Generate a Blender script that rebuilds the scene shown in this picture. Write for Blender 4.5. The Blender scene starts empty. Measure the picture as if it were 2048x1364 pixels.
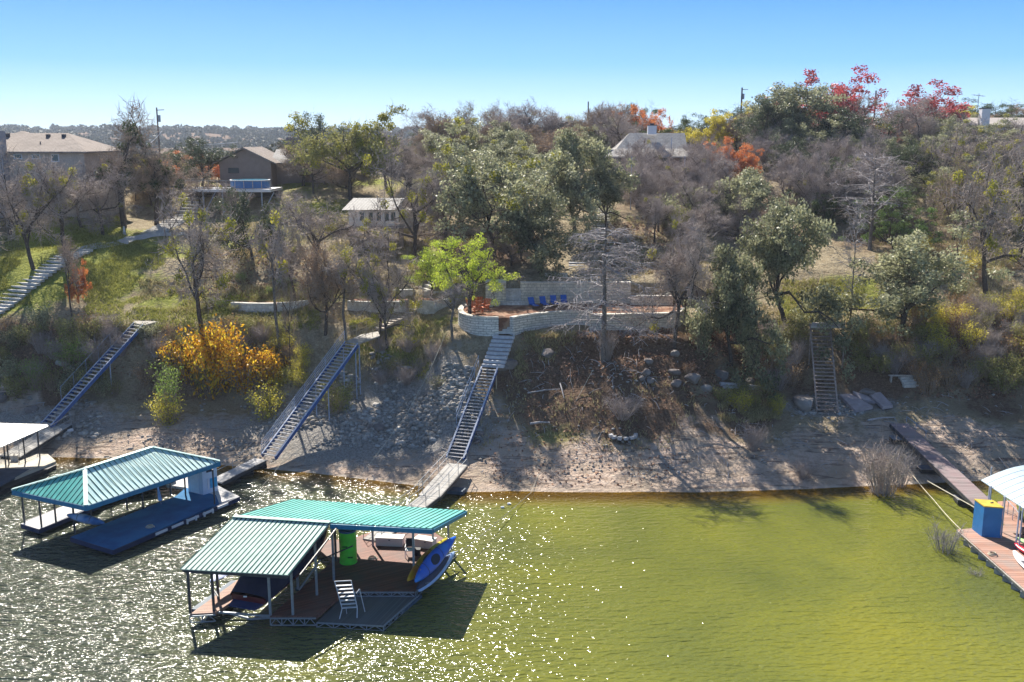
import bpy, bmesh, math, random
import numpy as np
from mathutils import Vector
random.seed(7); rng = np.random.default_rng(7)
C = bpy.context.scene.collection
sc = bpy.context.scene
H = 25.0; F = 2000.0; PIT = math.atan(405/2000); CP, SP = math.cos(PIT), math.sin(PIT)
# ---------------------------------------------------------------- survey helpers: photo bearings -> places in the world
def at(u, v, Z):
    x = (u-1024)/F; y = (v-682)/F
    d = (x, CP-y*SP, -SP-y*CP); t = (Z-H)/d[2]
    return Vector((d[0]*t, d[1]*t, Z))
def Yof(v, Z): return (H-Z)/math.tan(PIT+math.atan((v-682)/F))
def Zof(v, Y): return H-Y*math.tan(PIT+math.atan((v-682)/F))
def depth(Y, Z): return Y*CP+(H-Z)*SP
# ---------------------------------------------------------------- terrain height
SHORE = [(-600,900),(-300,905),(0,912),(200,917),(450,932),(600,945),(800,968),(930,984),(1400,985),(1650,977),(1850,968),(2048,958),(2600,950)]
def prof(vz, far): return [(Yof(v, z), z) for v, z in vz]+far
_L = prof([(860,1.0),(800,2.5),(740,4.8),(690,6.8),(650,8.3),(600,9.9),(520,13),(440,16)], [(122,16.5),(150,18),(200,18),(420,12),(700,8),(1100,27),(1500,34),(3200,36)])
_L2 = prof([(868,1.0),(800,2.5),(740,4.8),(690,6.9),(650,8.4),(600,10),(520,12.8),(450,15.0),(431,15.7)], [(129.5,18.4),(136,18.7),(160,19),(200,18.5),(420,12),(700,8),(1100,26),(1500,33),(3200,36)])
_M = prof([(895,1.0),(800,3.2),(740,5.3),(690,7.1),(650,8.5),(600,10),(540,12),(480,14),(430,16),(385,18.2)], [(138,19.3),(160,19.6),(200,19.5),(400,14),(700,10),(1100,24),(1500,31),(3200,36)])
_W = prof([(940,.6),(880,1.8),(820,3.6),(760,5.4),(700,7.35),(674,8.35)], [(92.5,9.6),(93.2,9.9),(94.1,11.7),(103,13)]+prof([(450,15.5),(400,17.5),(352,19.9)], [(160,20.8),(200,22),(400,21),(700,14),(1100,22),(1500,30),(3200,36)]))
_R = prof([(900,1.4),(830,2.6),(800,3.3),(740,5.3),(690,7),(645,8.5),(600,9.8),(540,12),(480,13.8),(430,16),(380,18.6),(332,21.2)], [(150,22.6),(172,24),(210,24.5),(400,22),(700,14),(1100,22),(1500,30),(3200,36)])
COLS = [(-600,_L),(150,_L),(330,_L2),(520,_L2),(600,_M),(835,_M),(902,_W),(1340,_W),(1520,_R),(2600,_R)]
YS = np.concatenate([np.linspace(10,60,40), np.arange(60.4,150,0.4), 150*np.power(1.032, np.arange(0,97))])
SH_U = np.array([a for a, _ in SHORE], float); SH_Y = np.array([Yof(v, 0) for _, v in SHORE])
def shoreY(U): return np.interp(U, SH_U, SH_Y)
def vnoise(x, y, seed=0):
    xi = np.floor(x).astype(np.int64); yi = np.floor(y).astype(np.int64)
    fx = x-xi; fy = y-yi; fx = fx*fx*(3-2*fx); fy = fy*fy*(3-2*fy)
    def h(a, b):
        n = (a*374761393+b*668265263+seed*362437) & 0xffffffff
        n = ((n ^ (n >> 13))*1274126177) & 0xffffffff
        return ((n ^ (n >> 16)) & 0xffff)/65535.0
    return (h(xi,yi)*(1-fx)+h(xi+1,yi)*fx)*(1-fy)+(h(xi,yi+1)*(1-fx)+h(xi+1,yi+1)*fx)*fy
def fbm(x, y, s, o=4, seed=0):
    t = 0; a = .5
    for k in range(o):
        t = t+a*(vnoise(x/s, y/s, seed+k)*2-1); s *= .5; a *= .55
    return t
def hraw(X, Y):
    X = np.asarray(X, float); Y = np.asarray(Y, float)
    U = 1024+F*X/(.98*Y+3.2)
    Ys = shoreY(U)
    out = np.zeros_like(Y+X)
    cu = np.array([c for c, _ in COLS], float)
    prof_h = []
    for c, p in COLS:
        yy = np.array([a for a, _ in p]); zz = np.array([b for _, b in p])
        m = Y < yy[0]
        base = np.interp(Y, yy, zz)
        t = np.clip((Y-Ys)/np.maximum(yy[0]-Ys, .5), 0, 1)
        base = np.where(m, zz[0]*t**1.1, base)
        prof_h.append(base)
    P = np.array(prof_h)
    Uc = np.clip(U, cu[0], cu[-1]-1e-3)
    i = np.clip(np.searchsorted(cu, Uc, side='right')-1, 0, len(cu)-2)
    f = (Uc-cu[i])/(cu[i+1]-cu[i]); f = f*f*(3-2*f)
    a = np.take_along_axis(P, i[None, ...], 0)[0]; b = np.take_along_axis(P, (i+1)[None, ...], 0)[0]
    out = a*(1-f)+b*f
    under = Y < Ys
    out = np.where(under, np.maximum(-(Ys-Y)*.22, -4.0), out)
    return out, U, Ys
PATIO_U = (905, 1372)
def hfun(X, Y):
    out, U, Ys = hraw(X, Y)
    land = np.clip((Y-Ys)/4, 0, 1)
    bluff = np.clip((Y-Ys-4)/4, 0, 1)*np.clip((93-Y)/4, .25, 1)
    pat = np.clip((U-PATIO_U[0]+25)/20, 0, 1)*np.clip((PATIO_U[1]+25-U)/20, 0, 1)*np.clip((Y-82.5)/1.5, 0, 1)*np.clip((96.5-Y)/1.5, 0, 1)
    amp = (.06+.16*bluff+.1*land)*(1-.9*pat)
    n = fbm(X, Y, 5.0, 5, 3)*amp*2.2
    n = n+np.where(Y > 160, fbm(X, Y, 60.0, 3, 9)*np.clip((Y-160)/300, 0, 1)*9, 0)
    sl = np.clip((Y-Ys-1)/8, 0, 1)*np.clip((14-(Y-Ys))/6, 0, 1)
    n = n+(fbm(X*.4, Y, .9, 3, 21))*.12*sl
    return out+n*np.clip(.25+.75*land, 0, 1)
def gz(x, y): return float(hfun(np.array([x]), np.array([y]))[0])
def ground(u, v, y0=60.0, y1=420.0):
    x = (u-1024)/F; yy = (v-682)/F
    d = np.array([x, CP-yy*SP, -SP-yy*CP])
    t = np.arange(y0/d[1], y1/d[1], .15)
    px, py, pz = d[0]*t, d[1]*t, H+d[2]*t
    hh = hfun(px, py)
    k = np.argmax(pz <= hh)
    if not (pz <= hh).any(): k = len(t)-1
    return Vector((px[k], py[k], hh[k]))
def gY(u, Y):
    z = 15.0
    for _ in range(3):
        x = (u-1024)/F*depth(Y, z); z = gz(x, Y)
    return Vector((x, Y, z))
# ---------------------------------------------------------------- materials
def lnk(nt, a, b): nt.links.new(a, b)
class NT:
    def __init__(s, name):
        s.m = bpy.data.materials.new(name); s.m.use_nodes = True; s.t = s.m.node_tree
        s.p = s.t.nodes['Principled BSDF']; s.out = s.t.nodes['Material Output']
    def n(s, typ, **kw):
        o = s.t.nodes.new(typ)
        for k, v in kw.items():
            if k.startswith('i_'):
                key = k[2:].replace('_', ' ')
                s.set(o.inputs[int(key) if key.isdigit() else key], v)
            else: setattr(o, k, v)
        return o
    def set(s, inp, v):
        if isinstance(v, bpy.types.NodeSocket): s.t.links.new(v, inp)
        elif isinstance(v, (tuple, list)) and len(v) == 3 and inp.type == 'RGBA': inp.default_value = (*v, 1)
        else: inp.default_value = v
    def math(s, op, a, b=None, c=None, clamp=False):
        o = s.t.nodes.new('ShaderNodeMath'); o.operation = op; o.use_clamp = clamp
        s.set(o.inputs[0], a)
        if b is not None: s.set(o.inputs[1], b)
        if c is not None: s.set(o.inputs[2], c)
        return o.outputs[0]
    def mix(s, f, a, b, blend='MIX'):
        o = s.t.nodes.new('ShaderNodeMix'); o.data_type = 'RGBA'; o.blend_type = blend
        s.set(o.inputs[0], f); s.set(o.inputs[6], a); s.set(o.inputs[7], b)
        return o.outputs[2]
    def noise(s, scale, detail=4, vec=None, rough=.6, dist=0):
        o = s.n('ShaderNodeTexNoise'); o.inputs['Scale'].default_value = scale; o.inputs['Detail'].default_value = detail
        o.inputs['Roughness'].default_value = rough; o.inputs['Distortion'].default_value = dist
        if vec is not None: s.set(o.inputs['Vector'], vec)
        return o.outputs['Fac']
    def ramp(s, f, stops):
        o = s.n('ShaderNodeValToRGB'); e = o.color_ramp.elements
        while len(e) < len(stops): e.new(.5)
        for k, (p, c) in enumerate(stops):
            e[k].position = p; e[k].color = (*c, 1) if len(c) == 3 else c
        s.set(o.inputs[0], f); return o.outputs[0]
    def pos(s): return s.n('ShaderNodeNewGeometry').outputs['Position']
    def obj(s): return s.n('ShaderNodeTexCoord').outputs['Object']
    def bump(s, h, strength=.4, dist=.05):
        o = s.n('ShaderNodeBump'); o.inputs['Strength'].default_value = strength; o.inputs['Distance'].default_value = dist
        s.set(o.inputs['Height'], h); s.set(s.p.inputs['Normal'], o.outputs[0]); return o.outputs[0]
    def base(s, c, rough=.7, spec=.3, metal=0):
        s.set(s.p.inputs['Base Color'], c); s.set(s.p.inputs['Roughness'], rough)
        s.p.inputs['Specular IOR Level'].default_value = spec; s.p.inputs['Metallic'].default_value = metal
MATS = {}
def sh(c, k): return tuple(min(1, max(0, x*k)) for x in c)
def mat(name, c, rough=.7, var=.25, scale=3.0, spec=.3, metal=0, bump=.0, c2=None, bscale=None):
    if name in MATS: return MATS[name]
    n = NT(name); p = n.pos()
    f = n.noise(scale, 5, p)
    f2 = n.noise(scale*.23, 3, p)
    a = n.ramp(f, [(.3, sh(c, 1-var)), (.7, sh(c, 1+var))])
    if c2: a = n.mix(n.ramp(f2, [(.45, (0,0,0)), (.62, (1,1,1))]), a, c2)
    n.base(a, rough, spec, metal)
    if bump: n.bump(n.noise(bscale or scale*4, 4, p), bump, .03)
    MATS[name] = n.m; return n.m
def planks(name, c, ang, width=.14, gap=.1, rough=.65, var=.3, spec=.25, wet=None):
    n = NT(name); p = n.pos()
    r = n.n('ShaderNodeVectorRotate', rotation_type='Z_AXIS'); n.set(r.inputs['Vector'], p); r.inputs['Angle'].default_value = ang
    sx = n.n('ShaderNodeSeparateXYZ'); n.set(sx.inputs[0], r.outputs[0])
    q = n.math('DIVIDE', sx.outputs[0], width)
    fl = n.math('FLOOR', q); fr = n.math('FRACT', q)
    wn = n.n('ShaderNodeTexWhiteNoise', noise_dimensions='1D'); n.set(wn.inputs['W'], fl)
    mp = n.n('ShaderNodeMapping'); mp.inputs['Scale'].default_value = (9, .6, 1); n.set(mp.inputs['Vector'], r.outputs[0])
    g = n.noise(2.5, 5, mp.outputs[0]); st = n.noise(.7, 4, p)
    t = n.math('MULTIPLY_ADD', wn.outputs[0], .55, n.math('MULTIPLY', g, .45))
    col = n.ramp(t, [(.15, sh(c, 1-var)), (.85, sh(c, 1+var))])
    col = n.mix(n.ramp(st, [(.42, (0,0,0)), (.7, (.6,.6,.6))]), col, sh((c[1]*1.1, c[1]*1.05, c[1]), 1.15))
    col = n.mix(n.math('LESS_THAN', fr, gap), col, sh(c, .25))
    n.base(col, rough, spec)
    n.bump(n.math('GREATER_THAN', fr, gap), .5, .02)
    return n.m
def stone(name, c, sx=.55, sy=.22, ang=0, mort=.02, cm=None, rough=.85, vertical=True, var=.3):
    n = NT(name); p = n.pos()
    r = n.n('ShaderNodeVectorRotate', rotation_type='Z_AXIS'); n.set(r.inputs['Vector'], p); r.inputs['Angle'].default_value = ang
    s = n.n('ShaderNodeSeparateXYZ'); n.set(s.inputs[0], r.outputs[0])
    co = n.n('ShaderNodeCombineXYZ'); n.set(co.inputs[0], s.outputs[0]); n.set(co.inputs[1], s.outputs[2] if vertical else s.outputs[1])
    dn = n.n('ShaderNodeTexNoise'); dn.inputs['Scale'].default_value = 1.8; n.set(dn.inputs['Vector'], p)
    va = n.n('ShaderNodeVectorMath', operation='MULTIPLY_ADD'); n.set(va.inputs[0], dn.outputs['Color']); va.inputs[1].default_value = (.14,.1,0); n.set(va.inputs[2], co.outputs[0])
    b = n.n('ShaderNodeTexBrick'); n.set(b.inputs['Vector'], va.outputs[0])
    b.inputs['Scale'].default_value = 1; b.inputs['Brick Width'].default_value = sx; b.inputs['Row Height'].default_value = sy
    b.inputs['Mortar Size'].default_value = mort; b.offset = .43
    b.inputs['Color1'].default_value = (*sh(c, 1-var), 1); b.inputs['Color2'].default_value = (*sh(c, 1+var), 1)
    b.inputs['Mortar'].default_value = (*(cm or sh(c, .35)), 1)
    g = n.noise(6, 5, p); gg = n.noise(.6, 3, p)
    col = n.mix(.5, b.outputs['Color'], n.ramp(g, [(.3, sh(c, .55)), (.7, sh(c, 1.35))]))
    col = n.mix(n.ramp(gg, [(.5, (0,0,0)), (.7, (.5,.5,.5))]), col, sh(c, .5))
    n.base(col, rough, .2)
    n.bump(n.math('MULTIPLY_ADD', b.outputs['Fac'], -1.0, n.math('MULTIPLY', g, .5)), .7, .05)
    return n.m
def leafmat(name, ca, cb, rough=.45, spec=.5, trans=.35, cc=None):
    n = NT(name)
    a = n.n('ShaderNodeAttribute', attribute_name='tone')
    oi = n.n('ShaderNodeObjectInfo')
    f = n.math('MULTIPLY_ADD', oi.outputs['Random'], .3, n.math('MULTIPLY', a.outputs['Fac'], .8), clamp=True)
    st = [(.05, ca), (.95, cb)] if cc is None else [(.05, ca), (.55, cb), (.95, cc)]
    col = n.ramp(f, st)
    n.base(col, rough, spec)
    if trans > 0:
        tr = n.n('ShaderNodeBsdfTranslucent'); n.set(tr.inputs['Color'], n.mix(.5, col, (.35,.4,.05), 'ADD') if False else col)
        mx = n.n('ShaderNodeMixShader'); mx.inputs[0].default_value = trans
        n.set(mx.inputs[1], n.p.outputs[0]); n.set(mx.inputs[2], tr.outputs[0]); n.set(n.out.inputs[0], mx.outputs[0])
    return n.m
# ---------------------------------------------------------------- mesh building
ORG = {}
def tag(o, label=None, cat=None, group=None, kind=None):
    if label: o['label'] = label
    if cat: o['category'] = cat
    if group: o['group'] = group
    if kind: o['kind'] = kind
    return o
def thing(name, label, cat, loc, group=None):
    o = bpy.data.objects.new(name, None); C.objects.link(o); o.location = loc; o.empty_display_size = .3
    ORG[o.name] = Vector(loc); return tag(o, label, cat, group)
def link(name, me, parent=None, loc=None):
    o = bpy.data.objects.new(name, me); C.objects.link(o)
    if parent is not None: o.parent = parent; ORG[o.name] = ORG[parent.name].copy()
    else:
        if loc is not None: o.location = loc
        ORG[o.name] = Vector(loc) if loc is not None else Vector((0,0,0))
    return o
class MB:
    def __init__(s): s.v = []; s.f = []; s.mi = []; s.cur = 0
    def add(s, vs, fs):
        k = len(s.v); s.v += [tuple(x) for x in vs]
        for f in fs: s.f.append([i+k for i in f]); s.mi.append(s.cur)
    def hexa(s, b, t):   # bottom 4, top 4 points
        s.add(list(b)+list(t), [(3,2,1,0),(4,5,6,7),(0,1,5,4),(1,2,6,5),(2,3,7,6),(3,0,4,7)]); return s
    def box(s, c, d, rz=0):
        c = Vector(c); ca, sa = math.cos(rz), math.sin(rz); b = []
        for z in (-.5, .5):
            for x, y in ((-.5,-.5),(.5,-.5),(.5,.5),(-.5,.5)):
                X, Y = x*d[0], y*d[1]; b.append((c.x+X*ca-Y*sa, c.y+X*sa+Y*ca, c.z+z*d[2]))
        return s.hexa(b[:4], b[4:])
    def prism(s, poly, z0, z1):
        n = len(poly); a = sum(poly[i][0]*poly[(i+1) % n][1]-poly[(i+1) % n][0]*poly[i][1] for i in range(n))
        if a < 0: poly = list(poly)[::-1]
        vs = [(p[0], p[1], z0) for p in poly]+[(p[0], p[1], z1) for p in poly]
        s.add(vs, [list(range(n))[::-1], list(range(n, 2*n))]+[(i, (i+1) % n, n+(i+1) % n, n+i) for i in range(n)]); return s
    def beam(s, a, b, w, h, up=(0,0,1)):
        a, b = Vector(a), Vector(b); d = (b-a).normalized(); u = Vector(up)
        x = d.cross(u)
        if x.length < 1e-3: x = d.cross(Vector((0,1,0)))
        x.normalize(); y = x.cross(d)
        q = [x*(-w/2)-y*(h/2), x*(w/2)-y*(h/2), x*(w/2)+y*(h/2), x*(-w/2)+y*(h/2)]
        return s.hexa([a+k for k in q], [b+k for k in q])
    def tube(s, a, b, r, n=6, r2=None, cap=True):
        a, b = Vector(a), Vector(b); d = (b-a).normalized(); u = Vector((0,0,1)) if abs(d.z) < .95 else Vector((1,0,0))
        x = d.cross(u).normalized(); y = x.cross(d); r2 = r if r2 is None else r2
        vs = [a+(x*math.cos(6.2832*i/n)+y*math.sin(6.2832*i/n))*r for i in range(n)]+[b+(x*math.cos(6.2832*i/n)+y*math.sin(6.2832*i/n))*r2 for i in range(n)]
        fs = [(i, (i+1) % n, n+(i+1) % n, n+i) for i in range(n)]
        if cap: fs += [list(range(n))[::-1], list(range(n, 2*n))]
        s.add(vs, fs); return s
    def path(s, pts, r, n=5):
        for a, b in zip(pts[:-1], pts[1:]): s.tube(a, b, r, n)
        return s
    def loft(s, rings, close=True, cap=True):
        n = len(rings[0]); vs = [p for r in rings for p in r]; fs = []
        for k in range(len(rings)-1):
            for i in range(n if close else n-1):
                fs.append((k*n+i, k*n+(i+1) % n, (k+1)*n+(i+1) % n, (k+1)*n+i))
        if cap and close: fs += [list(range(n))[::-1], [(len(rings)-1)*n+i for i in range(n)]]
        s.add(vs, fs); return s
    def build(s, name, mats, parent=None, loc=None, smooth=False):
        if not isinstance(mats, (list, tuple)): mats = [mats]
        o = ORG[parent.name] if parent is not None else Vector(loc if loc is not None else s.v[0] if False else (loc or (0,0,0)))
        me = bpy.data.meshes.new(name)
        me.from_pydata([(x-o[0], y-o[1], z-o[2]) for x, y, z in s.v], [], s.f)
        for m in mats: me.materials.append(m)
        me.polygons.foreach_set('material_index', s.mi)
        if smooth: me.polygons.foreach_set('use_smooth', [True]*len(s.f))
        me.update()
        return link(name, me, parent, loc)
def npmesh(name, V, Fq, mats, tone=None, smooth=False):
    me = bpy.data.meshes.new(name); n = len(Fq); k = Fq.shape[1]
    me.vertices.add(len(V)); me.vertices.foreach_set('co', np.asarray(V, np.float32).ravel())
    me.loops.add(n*k); me.loops.foreach_set('vertex_index', Fq.astype(np.int32).ravel())
    me.polygons.add(n); me.polygons.foreach_set('loop_start', np.arange(0, n*k, k, dtype=np.int32)); me.polygons.foreach_set('loop_total', np.full(n, k, np.int32))
    for m in (mats if isinstance(mats, (list, tuple)) else [mats]): me.materials.append(m)
    if smooth: me.polygons.foreach_set('use_smooth', np.ones(n, bool))
    me.update(calc_edges=True)
    if tone is not None:
        at_ = me.attributes.new('tone', 'FLOAT', 'FACE'); at_.data.foreach_set('value', np.asarray(tone, np.float32))
    return me
# ---------------------------------------------------------------- plants (unit protos about 8 m tall, copied and scaled)
def unit(v): return v/np.maximum(np.linalg.norm(v, axis=-1, keepdims=True), 1e-9)
def seg_mesh(name, S, mats, n=5, tone=None):
    S = np.array(S, float)                       # rows: p0(3) p1(3) r0 r1
    P0, P1, R0, R1 = S[:, 0:3], S[:, 3:6], S[:, 6], S[:, 7]
    d = unit(P1-P0); u = np.where(np.abs(d[:, 2:3]) < .9, np.array([[0,0,1.]]), np.array([[1.,0,0]]))
    x = unit(np.cross(d, u)); y = np.cross(d, x)
    a = np.arange(n)*2*math.pi/n
    ring = np.cos(a)[None, :, None]*x[:, None]+np.sin(a)[None, :, None]*y[:, None]
    V = np.concatenate([P0[:, None]+ring*R0[:, None, None], P1[:, None]+ring*R1[:, None, None]], 1).reshape(-1, 3)
    i = np.arange(n); q = np.stack([i, (i+1) % n, n+(i+1) % n, n+i], 1)
    Fq = (np.arange(len(S))[:, None, None]*2*n+q[None]).reshape(-1, 4)
    return npmesh(name, V, Fq, mats, tone=(None if tone is None else np.repeat(tone, n)), smooth=n > 3)
def leaf_mesh(name, Cn, size, mats, tone, aspect=.6, R=None, up=.0, droop=None):
    n = len(Cn); R = R or rng
    nrm = unit(R.normal(size=(n, 3))+np.array([0, 0, up])); t = unit(np.cross(nrm, R.normal(size=(n, 3))))
    if droop is not None: t = unit(t*(1-droop)+np.array([0, 0, -1.0])*droop)
    b = unit(np.cross(nrm, t)); s = size*(.4+1.2*R.random(n))[:, None]
    V = np.stack([Cn-t*s*.5, Cn+b*s*aspect*.5, Cn+t*s*.5, Cn-b*s*aspect*.5], 1).reshape(-1, 3)
    return npmesh(name, V, np.arange(4*n).reshape(n, 4), mats, tone=tone)
def skeleton(R, h=8.0, trunk=.35, r0=.17, lean=.1, limbs=6, kids=(5,5), spread=.9, wide=3.3, flat=.0, multi=1, up=.35, wig=.25, lf=(.55,.5)):
    """returns limb segments and the tips of the outer twigs (points, directions)"""
    S = []; tips = []
    def curve(p, d, L, ra, rb, k, wg, lift):
        pts = [p]; q = p.copy(); dd = d.copy()
        for i in range(k):
            dd = unit(dd+R.normal(size=3)*wg+np.array([0, 0, lift])*(1/k)); q = q+dd*(L/k); pts.append(q)
            r_a = ra+(rb-ra)*i/k; r_b = ra+(rb-ra)*(i+1)/k
            S.append([*pts[-2], *q, r_a, r_b])
        return pts, dd
    for m in range(multi):
        az = R.random()*6.28; d0 = unit(np.array([math.cos(az)*(lean+(.35 if multi > 1 else 0)), math.sin(az)*(lean+(.35 if multi > 1 else 0)), 1.0]))
        rr = r0*(1 if multi == 1 else .75)
        p0 = np.array([math.cos(az), math.sin(az), 0])*(0 if multi == 1 else .12); p0[2] = -.5
        tp, td = curve(p0, d0, h*trunk+.5, rr*1.25, rr*.8, 4, wig*.4, .1)
        nl = limbs if multi == 1 else max(3, limbs//2)
        for i in range(nl):
            a = 6.28*(i+R.random()*.7)/nl; el = .25+R.random()*spread
            if i == 0: el = 1.3
            d = np.array([math.cos(a)*math.cos(el), math.sin(a)*math.cos(el), math.sin(el)])
            st = tp[-1] if R.random() < .6 else tp[-2]
            L = (h*(1-trunk))*(.55+.25*R.random())
            L = L*(1 if el > .9 else wide/3.0)
            lp, ld = curve(st, d, L, rr*.55, rr*.2, 5, wig, up)
            for j in range(kids[0]):
                w = .3+.7*(j+R.random())/kids[0]; k = min(4, int(w*5)); b = lp[k]*(1-(w*5-k))+lp[min(5, k+1)]*(w*5-k)
                d = unit(ld*.5+R.normal(size=3)*.75+np.array([0, 0, .1-flat]))
                bp, bd = curve(b, d, L*lf[0]*(.6+.6*R.random()), rr*.16, rr*.07, 4, wig*1.1, up*.4)
                for q in range(kids[1]):
                    w2 = .25+.75*(q+R.random())/kids[1]; k2 = min(3, int(w2*4)); b2 = bp[k2]
                    d2 = unit(bd*.6+R.normal(size=3)*.7)
                    cp_, cd = curve(b2, d2, L*lf[1]*.55*(.6+.6*R.random()), rr*.06, rr*.03, 2, wig, up*.3)
                    for t in cp_[1:]: tips.append((t, cd))
                tips.append((bp[-1], bd))
    c = np.mean([t[0] for t in tips], 0); zc = max(c[2], .5); K = np.array([c[0], c[1], 0])*.85
    S = np.array(S); S[:, 0:3] -= K[None]*np.clip(S[:, 2:3]/zc, 0, 1.2); S[:, 3:6] -= K[None]*np.clip(S[:, 5:6]/zc, 0, 1.2)
    tips = [(p-K*min(1.2, max(0, p[2]/zc)), d) for p, d in tips]
    return S, tips
def twigs(R, tips, per, L, r, up=.15, seg=2, wild=.75):
    P = np.array([t[0] for t in tips]); D = np.array([t[1] for t in tips])
    P = np.repeat(P, per, 0); D = np.repeat(D, per, 0); n = len(P); out = []
    p = P+R.normal(size=P.shape)*L*.18; d = unit(D*.5+R.normal(size=D.shape)*wild+np.array([0, 0, up])); Ls = L*(.5+R.random(n))[:, None]; ra = r
    for k in range(seg):
        q = p+d*Ls/seg; rb = r*(1-(k+1)/seg*.75)
        out.append(np.concatenate([p, q, np.full((n, 1), ra), np.full((n, 1), rb)], 1)); p = q; ra = rb
        d = unit(d+R.normal(size=d.shape)*.35+np.array([0, 0, up*.3]))
    return np.concatenate(out)
def merge(name, meshes):
    V = []; Fq = []; T = []; MI = []; k = 0; mats = []
    for i, me in enumerate(meshes):
        n = len(me.vertices); v = np.empty(n*3, np.float32); me.vertices.foreach_get('co', v); f = np.empty(len(me.loops), np.int32); me.loops.foreach_get('vertex_index', f); p = len(me.polygons)
        V.append(v.reshape(-1, 3)); Fq.append(f.reshape(p, -1)+k); k += n; a = me.attributes.get('tone'); t = np.full(p, .5, np.float32)
        if a: a.data.foreach_get('value', t)
        T.append(t); MI.append(np.full(p, i, np.int32)); mats.append(me.materials[0])
    me = npmesh(name, np.concatenate(V), np.concatenate(Fq), mats, tone=np.concatenate(T)); me.polygons.foreach_set('material_index', np.concatenate(MI)); return me
def clumps(R, centres, per, rad, sq=.75):
    n = len(centres)*per; c = np.repeat(centres, per, 0)
    d = unit(R.normal(size=(n, 3)))*(R.random(n)**.45)[:, None]*rad
    d[:, 2] *= sq; return c+d
bark_dark = mat('bark dark', (.095,.078,.068), .9, .4, 6, .1)
bark_grey = mat('bark grey', (.17,.15,.135), .9, .35, 5, .1)
bark_pale = mat('bark pale', (.42,.39,.38), .85, .25, 5, .15)
twig_mauve = mat('twig mauve', (.4,.34,.31), .9, .3, 1.2, .1)
twig_brown = mat('twig brown', (.36,.28,.22), .9, .3, 1.2, .1)
twig_white = mat('twig white', (.34,.31,.315), .85, .25, 1.2, .15)
oak_leaf = leafmat('oak leaf', (.06,.075,.035), (.5,.5,.3), .5, .4, .4)  # wide tone range puts leaf highlights and shadows into the colour
oak_leaf_dark = leafmat('oak leaf dark', (.03,.05,.025), (.13,.16,.08), .5, .4, .3)
mistle = leafmat('mistletoe', (.16,.19,.025), (.5,.46,.06), .55, .3, .45)
cedar_leaf = leafmat('cedar leaf', (.03,.06,.02), (.13,.18,.05), .6, .3, .25)
juniper_leaf = leafmat('juniper leaf', (.06,.12,.03), (.25,.36,.1), .6, .3, .3)
willow_leaf = leafmat('willow leaf', (.22,.32,.03), (.68,.78,.1), .5, .3, .45)
red_leaf = leafmat('red leaf', (.2,.03,.035), (.72,.14,.14), .5, .35, .4)
orange_leaf = leafmat('orange leaf', (.45,.12,.04), (.85,.36,.12), .5, .35, .4)
yellow_leaf = leafmat('yellow leaf', (.38,.33,.04), (.8,.7,.1), .5, .35, .4)
gold_leaf = leafmat('gold leaf', (.28,.12,.02), (.85,.42,.03), .5, .3, .45, (.9,.7,.06))
brown_leaf = leafmat('brown leaf', (.2,.11,.05), (.5,.33,.16), .7, .2, .3)
olive_leaf = leafmat('olive leaf', (.13,.14,.04), (.42,.4,.13), .6, .3, .35)
green_leaf = leafmat('green leaf', (.09,.17,.03), (.36,.48,.1), .5, .35, .4)
PROTO = {}
def proto(kind, parts, H0, W0): PROTO.setdefault(kind, []).append((parts, H0, W0))
def wid(P): return 2*np.percentile(np.abs(P[:, :2]), 95)
def mk_bare(kind, seed, tw, bark, per=16, mist=0, mistmat=None, wide=3.2, L=.68, r=.02, leaf=None, nleaf=0, lsz=.12, **kw):
    R = np.random.default_rng(seed); S, tips = skeleton(R, wide=wide, **kw)
    T = twigs(R, tips, per, L, r); P = np.array([t[0] for t in tips])
    parts = [('trunk', seg_mesh(kind+'_trunk', S, bark, 5)), ('crown', seg_mesh(kind+'_crown', T, tw, 3))]
    if leaf:
        c = P[R.integers(0, len(P), nleaf)]+R.normal(size=(nleaf, 3))*.35
        parts.append(('foliage', leaf_mesh(kind+'_foliage', c, lsz, leaf, R.random(nleaf), R=R)))
    if mist:
        cs = P[R.integers(0, len(P), mist)]; q = clumps(R, cs, 150, .42, .9)
        parts[1] = ('crown', merge(kind+'_crown', [parts[1][1], leaf_mesh(kind+'_mistletoe', q, .13, mistmat or mistle, np.repeat(R.random(len(cs)), 150)*.5+R.random(len(q))*.5, R=R)]))
    proto(kind, parts, np.percentile(P[:, 2], 96)+.3, wid(P)+.6)
def mk_leafy(kind, seed, leaf, bark, per=95, rad=.62, sz=.15, cl=150, mist=0, asp=.6, mistmat=None, droop=None, upn=.3, **kw):
    R = np.random.default_rng(seed); S, tips = skeleton(R, **kw)
    P = np.array([t[0] for t in tips])
    idx = R.permutation(len(P))[:cl]; cs = P[idx]
    q = clumps(R, cs, per, rad); tone = np.clip(np.repeat(R.random(len(cs)), per)*.55+R.random(len(q))*.45, 0, 1)
    T = twigs(R, tips, 3, .6, .012)
    parts = [('trunk', seg_mesh(kind+'_trunk', np.concatenate([np.array(S), T]), bark, 4)), ('crown', leaf_mesh(kind+'_crown', q, sz, leaf, tone, asp, R, up=upn, droop=droop))]
    if mist:
        cs = P[R.integers(0, len(P), mist)]; q2 = clumps(R, cs, 170, .45, .9)
        parts[1] = ('crown', merge(kind+'_crown', [parts[1][1], leaf_mesh(kind+'_mistletoe', q2, .14, mistmat or mistle, np.repeat(R.random(len(cs)), 170)*.5+R.random(len(q2))*.5, R=R)]))
    proto(kind, parts, np.percentile(P[:, 2], 98.7)+rad*.7, wid(P)+rad)
for s in range(3): mk_bare('bare', 10+s, twig_mauve, bark_dark, per=7, mist=2)
for s in range(2): mk_bare('bare_mist', 20+s, twig_mauve, bark_dark, per=6, mist=19, trunk=.3)
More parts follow.
